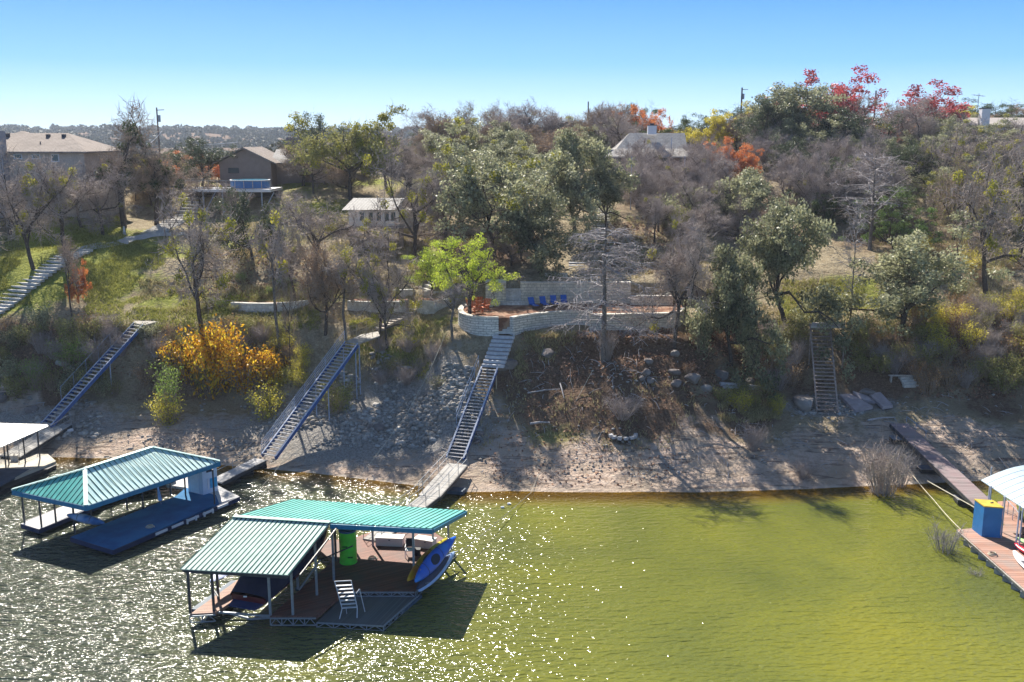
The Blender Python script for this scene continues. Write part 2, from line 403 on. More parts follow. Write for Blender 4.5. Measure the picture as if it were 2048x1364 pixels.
for s in range(2): mk_bare('thicket', 30+s, twig_mauve, bark_dark, per=9, L=.8, trunk=.12, multi=3, wide=3.6, mist=1, limbs=8)
mk_bare('brown', 40, twig_brown, bark_dark, per=12, leaf=brown_leaf, nleaf=2200, lsz=.13)
mk_bare('brown', 41, twig_brown, bark_dark, per=10, leaf=olive_leaf, nleaf=3500, lsz=.14, trunk=.25)
mk_bare('tall_mist', 45, twig_brown, bark_dark, per=5, mist=24, trunk=.45, wide=1.9, limbs=7, spread=1.0, mistmat=leafmat('mistletoe dark', (.03,.06,.02), (.12,.15,.04), .5, .4, .35))
mk_bare('sapling', 50, twig_brown, bark_dark, per=7, trunk=.5, wide=2.0, limbs=5, kids=(3,3), r0=.09, L=.5)
mk_bare('sapling', 51, twig_mauve, bark_grey, per=7, trunk=.55, wide=2.2, limbs=6, kids=(3,3), r0=.1, L=.5, mist=3)
for s in range(3): mk_leafy('live_oak', 60+s, oak_leaf, bark_dark, per=80, cl=230, sz=.18, trunk=.22, wide=3.6, limbs=7, lean=.15)
for s in range(2): mk_leafy('oak_mist', 70+s, oak_leaf, bark_dark, per=70, cl=190, sz=.18, mist=20, trunk=.25, wide=3.8, limbs=7)
mk_leafy('oak_olive', 75, olive_leaf, bark_dark, per=70, cl=190, mist=30, trunk=.3, wide=3.4, limbs=7, sz=.17)
for s in range(2): mk_leafy('dark_oak', 80+s, oak_leaf_dark, bark_dark, per=85, cl=170, trunk=.18, wide=3.4, limbs=7)
for s in range(2): mk_leafy('cedar', 90+s, cedar_leaf, bark_dark, per=110, cl=150, rad=.5, sz=.16, asp=.35, trunk=.1, wide=2.4, limbs=9, multi=2)
mk_leafy('juniper', 95, juniper_leaf, bark_dark, per=120, cl=120, rad=.42, sz=.18, asp=.3, trunk=.1, wide=2.6, limbs=9)
mk_leafy('willow', 100, willow_leaf, bark_dark, per=95, cl=110, rad=.5, sz=.17, asp=.25, trunk=.4, wide=3.2, limbs=6, droop=.45, lean=.25, kids=(4,4))
for nm, lf, sd in (('red', red_leaf, 110), ('orange', orange_leaf, 112), ('yellow', yellow_leaf, 114)):
    mk_leafy(nm, sd, lf, bark_dark, per=70, cl=230, rad=.7, sz=.22, trunk=.18, wide=3.4, limbs=8)
def shrub(kind, seed, leaf, n, sz, stems=26, h=1.6, w=1.2, asp=.5, twig=twig_brown, upn=.2, tip=.55):
    R = np.random.default_rng(seed); S = []; P = []
    for i in range(stems):
        a = R.random()*6.28; rr = R.random()**.6*w; p = np.array([math.cos(a)*rr*.25, math.sin(a)*rr*.25, -.1]); e = np.array([math.cos(a)*rr, math.sin(a)*rr, h*(.5+.5*R.random())])
        m = (p+e)/2+R.normal(size=3)*.1; m[2] += .15
        S.append([*p, *m, .022, .014]); S.append([*m, *e, .014, .006])
        for k in range(8 if n else 15):
            b = m+(e-m)*R.random() if k > 2 else p+(m-p)*R.random(); q = b+unit(R.normal(size=3)+np.array([0,0,.5]))*(.4 if n else .62)*R.random(); S.append([*b, *q, .008, .003]); P.append(q)
            if not n and k % 2: q2 = q+unit(R.normal(size=3)+np.array([0,0,.4]))*.28; S.append([*q, *q2, .006, .003])
        P += [e, e, m+(e-m)*.6]
    P = np.array(P); parts = [('stems', seg_mesh(kind+'_stems', S, twig, 3))]
    if n:
        c = P[R.integers(0, len(P), n)]+R.normal(size=(n, 3))*.16
        parts.append(('foliage', leaf_mesh(kind+'_foliage', c, sz, leaf, R.random(n), asp, R, up=upn)))
    proto(kind, parts, h, w*2)
shrub('gold_shrub', 1, gold_leaf, 3000, .12, upn=.5, w=1.35); shrub('gold_shrub', 2, gold_leaf, 2200, .12, w=1.3)
shrub('yellow_shrub', 3, yellow_leaf, 1700, .1)
shrub('green_shrub', 4, green_leaf, 2000, .11, h=1.7, asp=.3); shrub('green_shrub', 14, green_leaf, 1700, .1, h=2.0, w=.9, asp=.3)
shrub('brown_shrub', 5, brown_leaf, 700, .1, stems=42); shrub('brown_shrub', 6, olive_leaf, 900, .1, stems=40)
shrub('bare_shrub', 7, None, 0, .1, stems=60, twig=twig_mauve); shrub('grey_shrub', 8, None, 0, .1, stems=34, h=2.0, twig=twig_white)
shrub('olive_shrub', 9, olive_leaf, 1800, .11, upn=.4); shrub('oak_shrub', 11, oak_leaf, 2600, .12); shrub('rust_shrub', 12, leafmat('rust leaf', (.16,.07,.035), (.46,.27,.12), .7, .2, .3), 800, .1, stems=40)
# tall bare cypress: straight trunk, layered level branches with hanging pale twigs
def mk_cypress(seed, upright=False):
    R = np.random.default_rng(seed); h = 9.0; S = [[0,0,-.5,.05,.03,3,.15,.115],[.05,.03,3,.02,0,6.2,.115,.07],[.02,0,6.2,0,.05,h,.07,.02]]; T = []
    n = 44 if not upright else 30
    for i in range(n):
        z = 2.3+6.4*(i+R.random())/n; a = i*2.4+R.random(); L = (3.9-.36*(z-2.3))*(.6+.5*R.random())
        el = R.normal()*.18+(.1 if not upright else .25+.8*R.random())
        if upright and R.random() < .5: L *= .5
        d = np.array([math.cos(a)*math.cos(el), math.sin(a)*math.cos(el), math.sin(el)]); p = np.array([0, 0, z]); pts = [p]
        for k in range(5):
            d = unit(d+R.normal(size=3)*.14+np.array([0,0,-.03 if not upright else .08])); q = p+d*L/5; S.append([*p, *q, .036*(1-k/5.5), .036*(1-(k+1)/5.5)]); p = q; pts.append(q)
        for k in range(19 if not upright else 10):
            w = .15+.85*R.random(); j = min(4, int(w*5)); b = pts[j]+(pts[j+1]-pts[j])*(w*5-j)
            dd = unit(np.cross(d, [0,0,1])*(1 if R.random() < .5 else -1)+d*.6+R.normal(size=3)*.3+np.array([0,0,-.25])); l = .45+.6*R.random()
            m = b+dd*l*.5; e = m+unit(dd+R.normal(size=3)*.4+np.array([0,0,-.3]))*l*.5; T.append([*b, *m, .02, .014]); T.append([*m, *e, .014, .006])
            for _ in range(3):
                g = m+(e-m)*R.random(); T.append([*g, *(g+unit(dd+R.normal(size=3))*.28), .009, .004])
    kd = 'cypress' if not upright else 'cypress_up'
    S[:3] = [[*q[:6], q[6]*(.6 if upright else 1), q[7]*(.6 if upright else 1)] for q in S[:3]]
    proto(kd, [('trunk', merge(kd+'_trunk', [seg_mesh(kd+'_bole', S[:3], bark_grey, 8), seg_mesh(kd+'_branch', S[3:], bark_pale, 5)])), ('crown', seg_mesh(kd+'_crown', T, twig_white, 3))], h, 7.0 if not upright else 6.5)
mk_cypress(5); mk_cypress(6, True)
KNAME = {'bare':'bare_tree','bare_mist':'bare_tree','thicket':'bare_thicket_tree','brown':'russet_tree','tall_mist':'mistletoe_tree','sapling':'sapling','live_oak':'live_oak_tree','oak_mist':'live_oak_tree',
 'oak_olive':'oak_tree','dark_oak':'evergreen_oak_tree','cedar':'cedar_tree','juniper':'juniper_tree','willow':'willow_tree','red':'red_maple_tree','orange':'orange_oak_tree','yellow':'yellow_elm_tree','cypress':'cypress_tree','cypress_up':'cypress_tree'}
TREES = []
def add_haze():
    mb = MB().box((0, 1200, 22), (6700, 4900, 54)); m = bpy.data.materials.new('haze air'); m.use_nodes = True; nt_ = m.node_tree; nt_.nodes.remove(nt_.nodes['Principled BSDF'])
    v_ = nt_.nodes.new('ShaderNodeVolumePrincipled'); v_.inputs['Color'].default_value = (.75,.85,1,1); v_.inputs['Density'].default_value = .00018; v_.inputs['Anisotropy'].default_value = .2
    nt_.links.new(v_.outputs[0], nt_.nodes['Material Output'].inputs['Volume']); tag(mb.build('haze', m), 'thin blue distance haze', None, None, 'stuff')
def plant(kind, base, h, w, label, group=None, cat='tree', rot=None, pick=None, sink=.0):
    ps = PROTO[kind]; parts, H0, W0 = ps[(pick if pick is not None else random.randrange(len(ps))) % len(ps)]
    nm = KNAME.get(kind, kind if kind.endswith('shrub') else kind)
    r = thing(nm, label, cat, (base[0], base[1], base[2]-sink), group)
    r.rotation_euler = (0, 0, random.uniform(0, 6.28) if rot is None else rot)
    s = w/W0; r.scale = (s, s, h/H0)
    for pn, me in parts:
        o = bpy.data.objects.new(pn, me); C.objects.link(o); o.parent = r
    TREES.append((base[0], base[1]))
    return r
def tree(kind, u, vb, vt, wpx, label, group=None, Y=None, **k):
    b = gY(u, Y) if Y is not None else ground(u, vb)
    h = max(1.2, Zof(vt, b.y)-b.z); D = depth(b.y, b.z)
    return plant(kind, b, h, wpx/F*D, label, group, **k)
# ---------------------------------------------------------------- ground sheet
def blob(X, Y, lst):
    o = np.zeros_like(X)
    for u, v, rx, ry, a in lst:
        c = ground(u, v); o = np.maximum(o, a*np.exp(-(((X-c.x)/rx)**2+((Y-c.y)/ry)**2)))
    return np.clip(o, 0, 1)
def make_ground():
    s = np.linspace(-1.0, 1.0, 620); s = np.sign(s)*(np.abs(s)**1.15)*.95
    Y = YS; SS, YY = np.meshgrid(s, Y); XX = SS*(.98*YY+3.2)
    Z = hfun(XX, YY); U = 1024+F*SS; Ys = shoreY(U); T = YY-Ys
    nr, nc = YY.shape
    V = np.stack([XX, YY, Z], -1).reshape(-1, 3)
    i = np.arange(nr-1)[:, None]*nc+np.arange(nc-1)[None]
    Fq = np.stack([i, i+1, i+nc+1, i+nc], -1).reshape(-1, 4)
    nz = fbm(XX, YY, 4, 4, 50)
    grass = blob(XX, YY, [(30,560,7,6,1.1),(230,500,6,5,1.1),(200,560,8,4,.7),(120,480,10,6,.8),(480,610,6,2.5,1),(560,470,7,6,.7),(620,420,5,4,1.1),(620,350,14,10,.8),(330,600,7,2,.6),(760,700,6,1.6,.8),(850,650,5,2.5,.7),(700,360,16,12,.9),
        (660,590,4,2,1),(1620,610,5,4,1.0),(1720,590,5,4,1),(1750,600,4,5,.7),(1090,690,3,1.5,.8),(1130,860,5,2,.55),(1200,880,5,1.5,.4),(860,560,4,4,.5),(900,480,8,8,.5),(1000,870,4,3,.35),(1850,620,6,4,.4)])
    grass = np.clip(grass*(1.05+.9*nz), 0, 1)
    green_left = np.clip((640-U)/250, 0, 1)*np.clip((YY-90)/4, 0, 1)*np.clip((150-YY)/10, 0, 1)*.2; grass = np.clip(grass*.7+green_left*(1+2*nz), 0, 1)
    lit = blob(XX, YY, [(1130,760,9,4,1.1),(1300,800,9,4,.9),(1420,810,6,3,.8),(1000,780,4,4,.6),(1200,730,9,3.5,1.2),(1330,720,6,4,1),(1420,740,6,3,1),(850,740,6,2,.6),(1500,720,6,4,.8),(1900,700,14,5,.9),(1980,760,10,5,.7),(350,730,10,3,.6),(60,740,8,4,.7),(470,690,9,1.5,.5),(1850,480,12,10,.6),(1400,420,16,14,.8),(980,480,8,7,.6),(1650,760,10,3,.7)])
    lit = np.clip(lit*(1+1.2*nz), 0, 1)
    lit = np.maximum(lit, np.clip((YY-190)/120, 0, .7))
    mud = np.clip(1-(T-6+nz*5)/4, 0, 1)
    gr = np.clip(blob(XX, YY, [(700,880,8,4,1),(800,820,6,4,1),(900,850,5,4,.8),(560,840,6,3,.8),(60,850,10,3,.9),(400,850,6,3,.5),(1650,815,4,1.5,1),(1720,810,4,1.5,.8)]), 0, 1)
    wet = np.clip(1-T/.7, 0, 1)
    m = NT('ground soil'); p = m.pos()
    a1 = m.n('ShaderNodeAttribute', attribute_name='zone'); sp = m.n('ShaderNodeSeparateColor'); m.set(sp.inputs[0], a1.outputs['Color'])
    a2 = m.n('ShaderNodeAttribute', attribute_name='zone2'); sp2 = m.n('ShaderNodeSeparateColor'); m.set(sp2.inputs[0], a2.outputs['Color'])
    n1 = m.noise(1.6, 8, p, .7); n2 = m.noise(.35, 5, p, .6); n3 = m.noise(7, 5, p, .7)
    def th(w, k=1.0): return m.ramp(m.math('MULTIPLY_ADD', m.math('SUBTRACT', n1, .5), k, w), [(.3, (0,0,0)), (.62, (1,1,1))])
    dry = m.ramp(n1, [(.25, (.17,.125,.08)), (.5, (.4,.33,.22)), (.75, (.6,.52,.38))])
    dry = m.mix(m.ramp(n3, [(.4, (0,0,0)), (.66, (.8,.8,.8))]), dry, (.2,.16,.095))
    grs = m.ramp(n3, [(.25, (.09,.11,.02)), (.5, (.27,.29,.055)), (.8, (.5,.5,.13))])
    lt = m.ramp(n3, [(.25, (.07,.045,.03)), (.5, (.17,.11,.075)), (.78, (.34,.23,.15))])
    md = m.ramp(n1, [(.25, (.3,.22,.17)), (.5, (.56,.43,.34)), (.78, (.74,.62,.52))])
    md = m.mix(m.ramp(n2, [(.4, (0,0,0)), (.62, (.75,.75,.75))]), md, (.4,.33,.25))
    mp = m.n('ShaderNodeMapping'); mp.inputs['Scale'].default_value = (.25, 1.5, 2.5); m.set(mp.inputs['Vector'], p)
    ln = m.noise(1.2, 5, mp.outputs[0], .65, 1.2); md = m.mix(m.ramp(ln, [(.36, (1,1,1)), (.46, (0,0,0))]), md, (.2,.15,.12))
    gy = m.ramp(n3, [(.3, (.17,.155,.14)), (.7, (.5,.47,.43))])
    c = m.mix(th(sp.outputs[0], 1.1), dry, grs); c = m.mix(th(sp.outputs[1], 1.2), c, lt); c = m.mix(th(sp.outputs[2], .8), c, md)
    c = m.mix(th(sp2.outputs[0], 1.0), c, gy)
    c = m.mix(sp2.outputs[1], c, m.mix(n3, (.5,.44,.36), (.72,.66,.57)))
    c = m.mix(sp2.outputs[2], c, (.075,.06,.02))
    m.base(c, .95, .1)
    vo = m.n('ShaderNodeTexVoronoi'); vo.inputs['Scale'].default_value = 3.2; m.set(vo.inputs['Vector'], p)
    m.bump(m.math('ADD', m.math('MULTIPLY', n3, .7), m.math('ADD', n1, m.math('MULTIPLY', vo.outputs['Distance'], -.4))), 1.0, .25)
    me = npmesh('ground', V, Fq, m.m, smooth=True)
    for nm, arr in (('zone', (grass*(1-.0*mud), lit, mud)), ('zone2', (gr, np.clip(1-np.abs(T-.12)/.22, 0, 1)*.9, np.clip(-T/.6, 0, 1)))):
        at_ = me.color_attributes.new(nm, 'FLOAT_COLOR', 'POINT')
        col = np.stack([*arr, np.ones_like(mud)], -1).reshape(-1, 4).astype(np.float32); at_.data.foreach_set('color', col.ravel())
    tag(link('ground', me), 'sloping lake bank rising from the muddy shore to wooded lawns', None, None, 'structure')
make_ground()
# ---------------------------------------------------------------- lake
def make_water():
    X = np.concatenate([-np.geomspace(900, 72, 12), np.arange(-70, 70.1, .8), np.geomspace(72, 900, 12)])
    Y = np.concatenate([-np.geomspace(700, 12, 14), np.arange(-10, 58, 3), np.arange(58, 84, .3)])
    XX, YY = np.meshgrid(X, Y); Z = hfun(XX, YY)
    nr, nc = XX.shape; V = np.stack([XX, YY, 0*XX], -1).reshape(-1, 3)
    i = np.arange(nr-1)[:, None]*nc+np.arange(nc-1)[None]; Fq = np.stack([i, i+1, i+nc+1, i+nc], -1).reshape(-1, 4)
    m = NT('lake water'); p = m.pos()
    at1 = m.n('ShaderNodeAttribute', attribute_name='deep'); n0 = m.noise(.07, 4, p, .5, .6)
    sx = m.n('ShaderNodeSeparateXYZ'); m.set(sx.inputs[0], p)
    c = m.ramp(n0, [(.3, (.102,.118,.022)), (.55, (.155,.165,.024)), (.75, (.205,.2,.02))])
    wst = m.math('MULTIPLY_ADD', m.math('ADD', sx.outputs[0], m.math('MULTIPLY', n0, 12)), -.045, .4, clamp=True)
    c = m.mix(wst, c, (.068,.078,.05))  # dark grey look beneath the sun glitter, put into the left water's colour
    c = m.mix(m.ramp(at1.outputs['Fac'], [(.25, (1,1,1)), (.8, (0,0,0))]), c, (.16,.095,.01))
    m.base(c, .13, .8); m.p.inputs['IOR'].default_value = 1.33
    r1 = m.n('ShaderNodeMapping'); r1.inputs['Rotation'].default_value = (0,0,math.radians(24)); r1.inputs['Scale'].default_value = (.45,1.9,1); m.set(r1.inputs['Vector'], p)
    r2 = m.n('ShaderNodeMapping'); r2.inputs['Rotation'].default_value = (0,0,math.radians(-35)); r2.inputs['Scale'].default_value = (.7,1.3,1); m.set(r2.inputs['Vector'], p)
    w1 = m.noise(1.25, 1, r1.outputs[0], .5, .5); w2 = m.noise(3.3, 1, r2.outputs[0], .45, .3); w3 = m.noise(7.5, 1, p, .5)
    hgt = m.math('ADD', m.math('MULTIPLY', w1, .9), m.math('ADD', m.math('MULTIPLY', w2, .75), m.math('MULTIPLY', w3, .14)))
    amp = m.math('MULTIPLY_ADD', m.noise(.045, 2, p, .5), .5, .55)
    left = m.math('MAXIMUM', m.math('MULTIPLY_ADD', sx.outputs[0], -.016, .36, clamp=True), .27)    # breeze: choppier towards the west end
    bp = m.bump(m.math('MULTIPLY', hgt, m.math('MULTIPLY', amp, left)), 1.0, .62)
    tr = m.n('ShaderNodeBsdfTransparent'); tr.inputs[0].default_value = (.62,.5,.16,1)
    mx = m.n('ShaderNodeMixShader'); m.set(mx.inputs[0], m.ramp(at1.outputs['Fac'], [(.0, (.1,.1,.1)), (.55, (1,1,1))])); m.set(mx.inputs[1], tr.outputs[0]); m.set(mx.inputs[2], m.p.outputs[0])
    gl = m.n('ShaderNodeBsdfGlossy'); gl.inputs['Roughness'].default_value = .06; m.set(gl.inputs['Normal'], bp)
    m.set(m.out.inputs[0], mx.outputs[0])
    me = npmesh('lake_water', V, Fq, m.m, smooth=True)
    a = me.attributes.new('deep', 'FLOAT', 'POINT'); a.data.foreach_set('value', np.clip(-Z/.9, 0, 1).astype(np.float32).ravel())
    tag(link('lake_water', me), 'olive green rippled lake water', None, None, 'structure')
make_water()
# ---------------------------------------------------------------- paints
steel = mat('galvanised steel', (.3,.33,.36), .5, .15, 8, .4, .3)
dark_steel = mat('dark steel', (.05,.055,.065), .5, .3, 6, .4)
blue_steel = mat('blue painted steel', (.035,.1,.3), .45, .3, 3, .4, c2=(.05,.13,.34))
pale_rail = mat('pale rail', (.34,.4,.52), .5, .2, 4, .4)
roof_mint = mat('weathered glare-pale mint roof metal', (.42,.58,.5), .6, .15, 2.2, .12, 0, c2=(.5,.62,.55))  # weathering noise over a base colour paled with painted sky gloss
roof_teal = mat('teal roof metal', (.09,.42,.37), .5, .22, 1.8, .3, 0, c2=(.14,.46,.41))
rib_dark = mat('dark roof seam', (.015,.07,.07), .8, .2, 3, .05)
fascia_blue = mat('blue fascia', (.01,.2,.36), .4, .15, 3, .4)
float_blue = mat('blue grey float', (.05,.085,.13), .6, .35, 2, .3, c2=(.09,.12,.15))
black_tyre = mat('black float plastic', (.02,.022,.025), .6, .4, 4, .3)
white_paint = mat('white paint', (.72,.73,.76), .5, .06, 2, .3)
pale_wood = mat('pale weathered wood', (.45,.41,.37), .8, .3, 6, .15)
tan_lumber = mat('tan lumber', (.46,.38,.28), .8, .25, 6, .15)
concrete = mat('pale concrete', (.5,.48,.44), .85, .18, 4, .15)
def pd(a, b):  # plank direction angle from two points: returns rotation so that world x' runs across the boards
    return -math.atan2(b.y-a.y, b.x-a.x)
def roof_panel(mb, a, b, c, d, n, rib=.02, th=.05, rw=.06):
    """a-b is the lower edge, d-c the upper edge; seams run from lower to upper"""
    a, b, c, d = map(Vector, (a, b, c, d)); nr = (b-a).cross(d-a).normalized()
    if nr.z < 0: nr = -nr
    mb.cur = 0; mb.hexa([q-nr*th for q in (a, b, c, d)], [a, b, c, d])
    mb.cur = 1
    for i in range(n+1):
        t = i/n*.994+.003; p = a.lerp(b, t); q = d.lerp(c, t)
        if (q-p).length < .15: continue
        mb.beam(p+nr*rib*.5, q+nr*rib*.5, rw, rib, nr)
def post(root, p, z1, r=.055, m=None, name='post', z0=None):
    return MB().box((p.x, p.y, ((p.z if z0 is None else z0)+z1)/2), (r*2, r*2, z1-(p.z if z0 is None else z0))).build(name, m or dark_steel, root)
def bil(q, a, b): return q[0].lerp(q[1], a).lerp(q[3].lerp(q[2], a), b)
# ================= near dock (green roof over the boat slip)
def near_dock():
    r = thing('boat_dock', 'floating dock with mint green metal roofs, red brown deck and covered boat slip', 'boat dock', at(650,1150,0))
    A = lambda u, v, z=.6: at(u, v, z)
    d_right = A(905,1088)
    deckm = planks('red brown decking', (.2,.085,.06), pd(A(632,1232), A(828,1182))+math.pi/2, .14, .09, .6)
    deckm2 = planks('grey blue decking', (.1,.115,.125), pd(A(632,1232), A(690,1180))+math.pi/2, .14, .1, .5, spec=.4)
    deckm3 = planks('tan red decking', (.36,.2,.14), pd(A(380,1225), A(430,1222))+math.pi/2, .14, .09, .65)
    # pieces of deck
    main = [A(540,1232), A(633,1232), A(692,1181), A(829,1181), d_right, A(868,1064), A(742,1064), A(700,1078), A(655,1080), A(630,1092), A(665,1122)]
    MB().prism(main, .42, .6).build('deck', deckm, r)
    fing = [A(380,1228), A(431,1225), A(630,1092), A(655,1080), A(600,1070)]
    MB().prism(fing, .42, .602).build('finger_deck', deckm3, r)
    low = [A(634,1243,.28), A(767,1250,.28), A(836,1188,.28), A(694,1184,.28)]
    MB().prism(low, .16, .28).build('swim_platform', deckm2, r)
    MB().prism([A(660,1236,.284), A(762,1248,.284), A(768,1244,.284), A(682,1230,.284)], .2, .288).build('sunlit_plank', tan_lumber, r) if False else None
    # edge trusses
    t = MB()
    def truss(a, b, z0, z1, n):
        a0 = Vector((a.x, a.y, z0)); b0 = Vector((b.x, b.y, z0)); a1 = Vector((a.x, a.y, z1)); b1 = Vector((b.x, b.y, z1))
        t.beam(a0, b0, .05, .05); t.beam(a1, b1, .06, .07)
        for i in range(n):
            p, q = a0.lerp(b0, i/n), a0.lerp(b0, (i+1)/n); mid = a1.lerp(b1, (i+.5)/n)
            t.beam(p, mid, .035, .035); t.beam(mid, q, .035, .035); t.beam(p, a1.lerp(b1, i/n), .05, .05)
    off = Vector((0,-.07,0))
    truss(low[0]+off, low[1]+off, -.02, .24, 4); truss(low[1]+off, low[2]+Vector((.07,0,0)), -.02, .24, 6)
    truss(A(541,1232)+off, A(632,1232)+off, .12, .5, 4); truss(A(829,1181)+Vector((.07,0,0)), d_right+Vector((.07,0,0)), .1, .5, 7); truss(A(692,1181)+off, A(829,1181)+off, .3, .52, 6)
    truss(A(380,1228)+off, A(431,1225)+off, .15, .5, 2); t.beam(A(431,1224,.5), A(540,1232,.5), .1, .1)
    t.build('edge_truss', steel, r)
    # floats
    for a, b, w in ((A(400,1226,0), A(480,1168,0), 1.1), (A(500,1152,0), A(590,1085,0), 1.1), (A(560,1222,0), A(625,1222,0), .9), (A(645,1238,0), A(700,1242,0), .8), (A(722,1240,0), A(765,1244,0), .9), (A(790,1225,0), A(830,1192,0), .9), (A(845,1160,0), A(895,1110,0), 1.1), (A(700,1160,0), A(800,1160,0), 1.2), (A(660,1100,0), A(860,1085,0), 1.5)):
        d = b-a; MB().box(((a.x+b.x)/2, (a.y+b.y)/2, -.09), (d.length, w, .5), math.atan2(d.y, d.x)).build('float', float_blue, r)
    # roofs
    EL, ER, RR, RL = at(360,1138,3.1), at(577,1150,3.1), at(660,1046,4.25), at(467,1034,4.25)
    mb = MB(); roof_panel(mb, EL, ER, RR, RL, 21); mb.cur = 0
    o = mb.build('front_roof', [roof_mint, rib_dark], r)
    RE = at(865,1057,4.25); BL, BR = at(585,998,3.2), at(932,1021,3.2)
    mb = MB(); up = Vector((0,0,.012)); roof_panel(mb, BL, BR, RE+up, RL+up, 34); mb.build('rear_roof', [roof_teal, rib_dark], r)
    MB().beam(RL+Vector((0,0,.06)), RR+Vector((0,0,.06)), .3, .04).build('ridge_cap', roof_mint, r)
    mb = MB(); mb.beam(RR+Vector((0,-.05,-.17)), RE+Vector((0,-.05,-.17)), .06, .26); mb.beam(RE+Vector((.05,0,-.15)), BR+Vector((.05,0,-.15)), .06, .22); mb.build('fascia', fascia_blue, r)
    mb = MB(); mb.beam(EL+Vector((.15,.1,-.16)), ER+Vector((-.1,.1,-.16)), .08, .14); mb.beam(EL+Vector((.1,.1,-.14)), RL+Vector((.1,0,-.18)), .07, .12); mb.beam(ER+Vector((-.1,.1,-.14)), RR+Vector((-.1,0,-.18)), .07, .12)
    mb.beam(at(600,1150,3.0), at(600,1150,3.0)+(RR-ER)*.9, .06, .08); mb.beam(BL+Vector((.2,0,-.14)), BR+Vector((-.3,-.1,-.14)), .08, .14); mb.build('roof_beam', dark_steel, r)
    def rz(x, y):   # underside height of the roof at a plan point
        best = 2.9
        for q in ((EL, ER, RL), (BL, BR, RL)):
            n = (q[1]-q[0]).cross(q[2]-q[0]); z = q[0].z-(n.x*(x-q[0].x)+n.y*(y-q[0].y))/n.z
            best = z if q[0] is EL else min(best, z)
        return best-.08
    for u, v, mm in ((381,1226,dark_steel), (428,1222,dark_steel), (437,1198,dark_steel), (541,1230,steel), (586,1229,steel), (634,1190,steel), (596,1178,steel), (668,1160,steel), (672,1122,dark_steel), (705,1095,steel), (746,1092,steel), (828,1158,steel), (866,1094,steel), (897,1088,steel), (600,1074,dark_steel), (510,1128,dark_steel)):
        p = A(u, v); z1 = rz(p.x, p.y); post(r, p, min(4.1, z1), .06, mm)
    MB().beam(A(640,1120,1.6), A(705,1092,3.3), .07, .07).build('brace', dark_steel, r)
    MB().beam(A(598,1180,1.0), A(640,1120,2.2), .07, .07).build('brace', steel, r)
    # lift arms beside the boat
    MB().beam(A(445,1222,.35), A(500,1238,.05), .08, .1).beam(A(500,1238,.05), A(540,1235,.35), .08, .1).build('lift_arm', steel, r)
    MB().tube(A(640,1165,.3), A(592,1178,.3), .12, 8).build('lift_float', float_blue, r)
    # --- things standing on the dock
    g = A(697,1124); t = thing('barrel_tank', 'tall bright green cylinder tank with blue open top on the near dock', 'tank', g)
    mb = MB(); n = 28; green = mat('green tank paint', (.1,.72,.05), .4, .15, 2.5, .4, c2=(.06,.58,.05))
    R0 = .5; rings = []
    for z, rr in ((0,.5),(.03,.52),(.06,.5),(.66,.5),(.69,.515),(.72,.5),(1.3,.5),(1.33,.515),(1.36,.5),(2.0,.5)):
        rings.append([Vector((g.x+rr*math.cos(6.2832*i/n), g.y+rr*math.sin(6.2832*i/n), .6+z)) for i in range(n)])
    mb.loft(rings, cap=True); mb.build('shell', green, t, smooth=False)
    mb = MB(); rings = []
    for z, rr in ((1.96,.525),(2.06,.525),(2.06,.46),(2.02,.44)): rings.append([Vector((g.x+rr*math.cos(6.2832*i/n), g.y+rr*math.sin(6.2832*i/n), .6+z)) for i in range(n)])
    mb.loft(rings); mb.build('rim', mat('blue rim', (.02,.1,.3), .5, .2, 4), t)
    for q_ in ((g.x+.2, g.y-.5, 1.1), (g.x-.1, g.y-.5, 1.75)): MB().box(q_, (.3,.03,.08)).build('handhold', mat('green shadow recess', (.01,.16,.015), .6), t)
    for (u0, v0, u1, v1, lab) in ((752,1092,806,1094,'longer white storage bench beside the green tank on near dock'), (832,1094,868,1100,'shorter white storage bench behind the white armchair')):
        a, b = A(u0, v0), A(u1, v1); d = b-a; ang = math.atan2(d.y, d.x); c = (a+b)/2+Vector((0,.3,0))
        t = thing('storage_bench', lab, 'bench', (c.x, c.y, .6))
        MB().box((c.x, c.y, .86), (d.length, .6, .5), ang).build('box_body', mat('off white bench', (.62,.56,.55), .55, .08, 2), t)
        MB().box((c.x, c.y-.01, 1.135), (d.length+.06, .68, .05), ang).build('lid', mat('cream bench lid', (.78,.75,.68), .5, .06, 2), t)
        MB().box((c.x, c.y-.34, 1.02), (.1, .03, .05), ang).build('latch', dark_steel, t)
    c = A(820,1112); t = thing('armchair', 'white framed armchair with black back facing the deck', 'chair', c)
    mb = MB()
    for sx in (-.26, .26):
        mb.tube((c.x+sx, c.y-.25, .6), (c.x+sx, c.y-.22, 1.25), .022); mb.tube((c.x+sx, c.y+.27, .6), (c.x+sx, c.y+.25, 1.55), .022)
        mb.tube((c.x+sx, c.y-.25, 1.24), (c.x+sx, c.y+.27, 1.26), .03)
    mb.tube((c.x-.26, c.y-.24, 1.02), (c.x+.26, c.y-.24, 1.02), .02); mb.build('frame', white_paint, t)
    MB().box((c.x, c.y, 1.04), (.5,.5,.04)).build('seat', white_paint, t); MB().box((c.x, c.y+.25, 1.36), (.48,.04,.55)).build('backrest', mat('black mesh', (.02,.02,.025), .7), t)
    c = A(835,1110); MB().box((c.x, c.y, .78), (.34,.34,.36)).box((c.x, c.y, .985), (.38,.38,.05)).build('cooler', mat('black cooler', (.02,.025,.03), .5), None, (c.x, c.y, .6))
    tag(bpy.data.objects['cooler'], 'small black cooler box beside the white armchair', 'cooler')
    # swim ladder
    a = A(700,1240,.28); t = thing('swim_ladder', 'grey metal step ladder raised on the lower swim platform', 'ladder', a)
    fr = MB(); L0 = A(679,1238,.28); L1 = A(714,1236,.28)
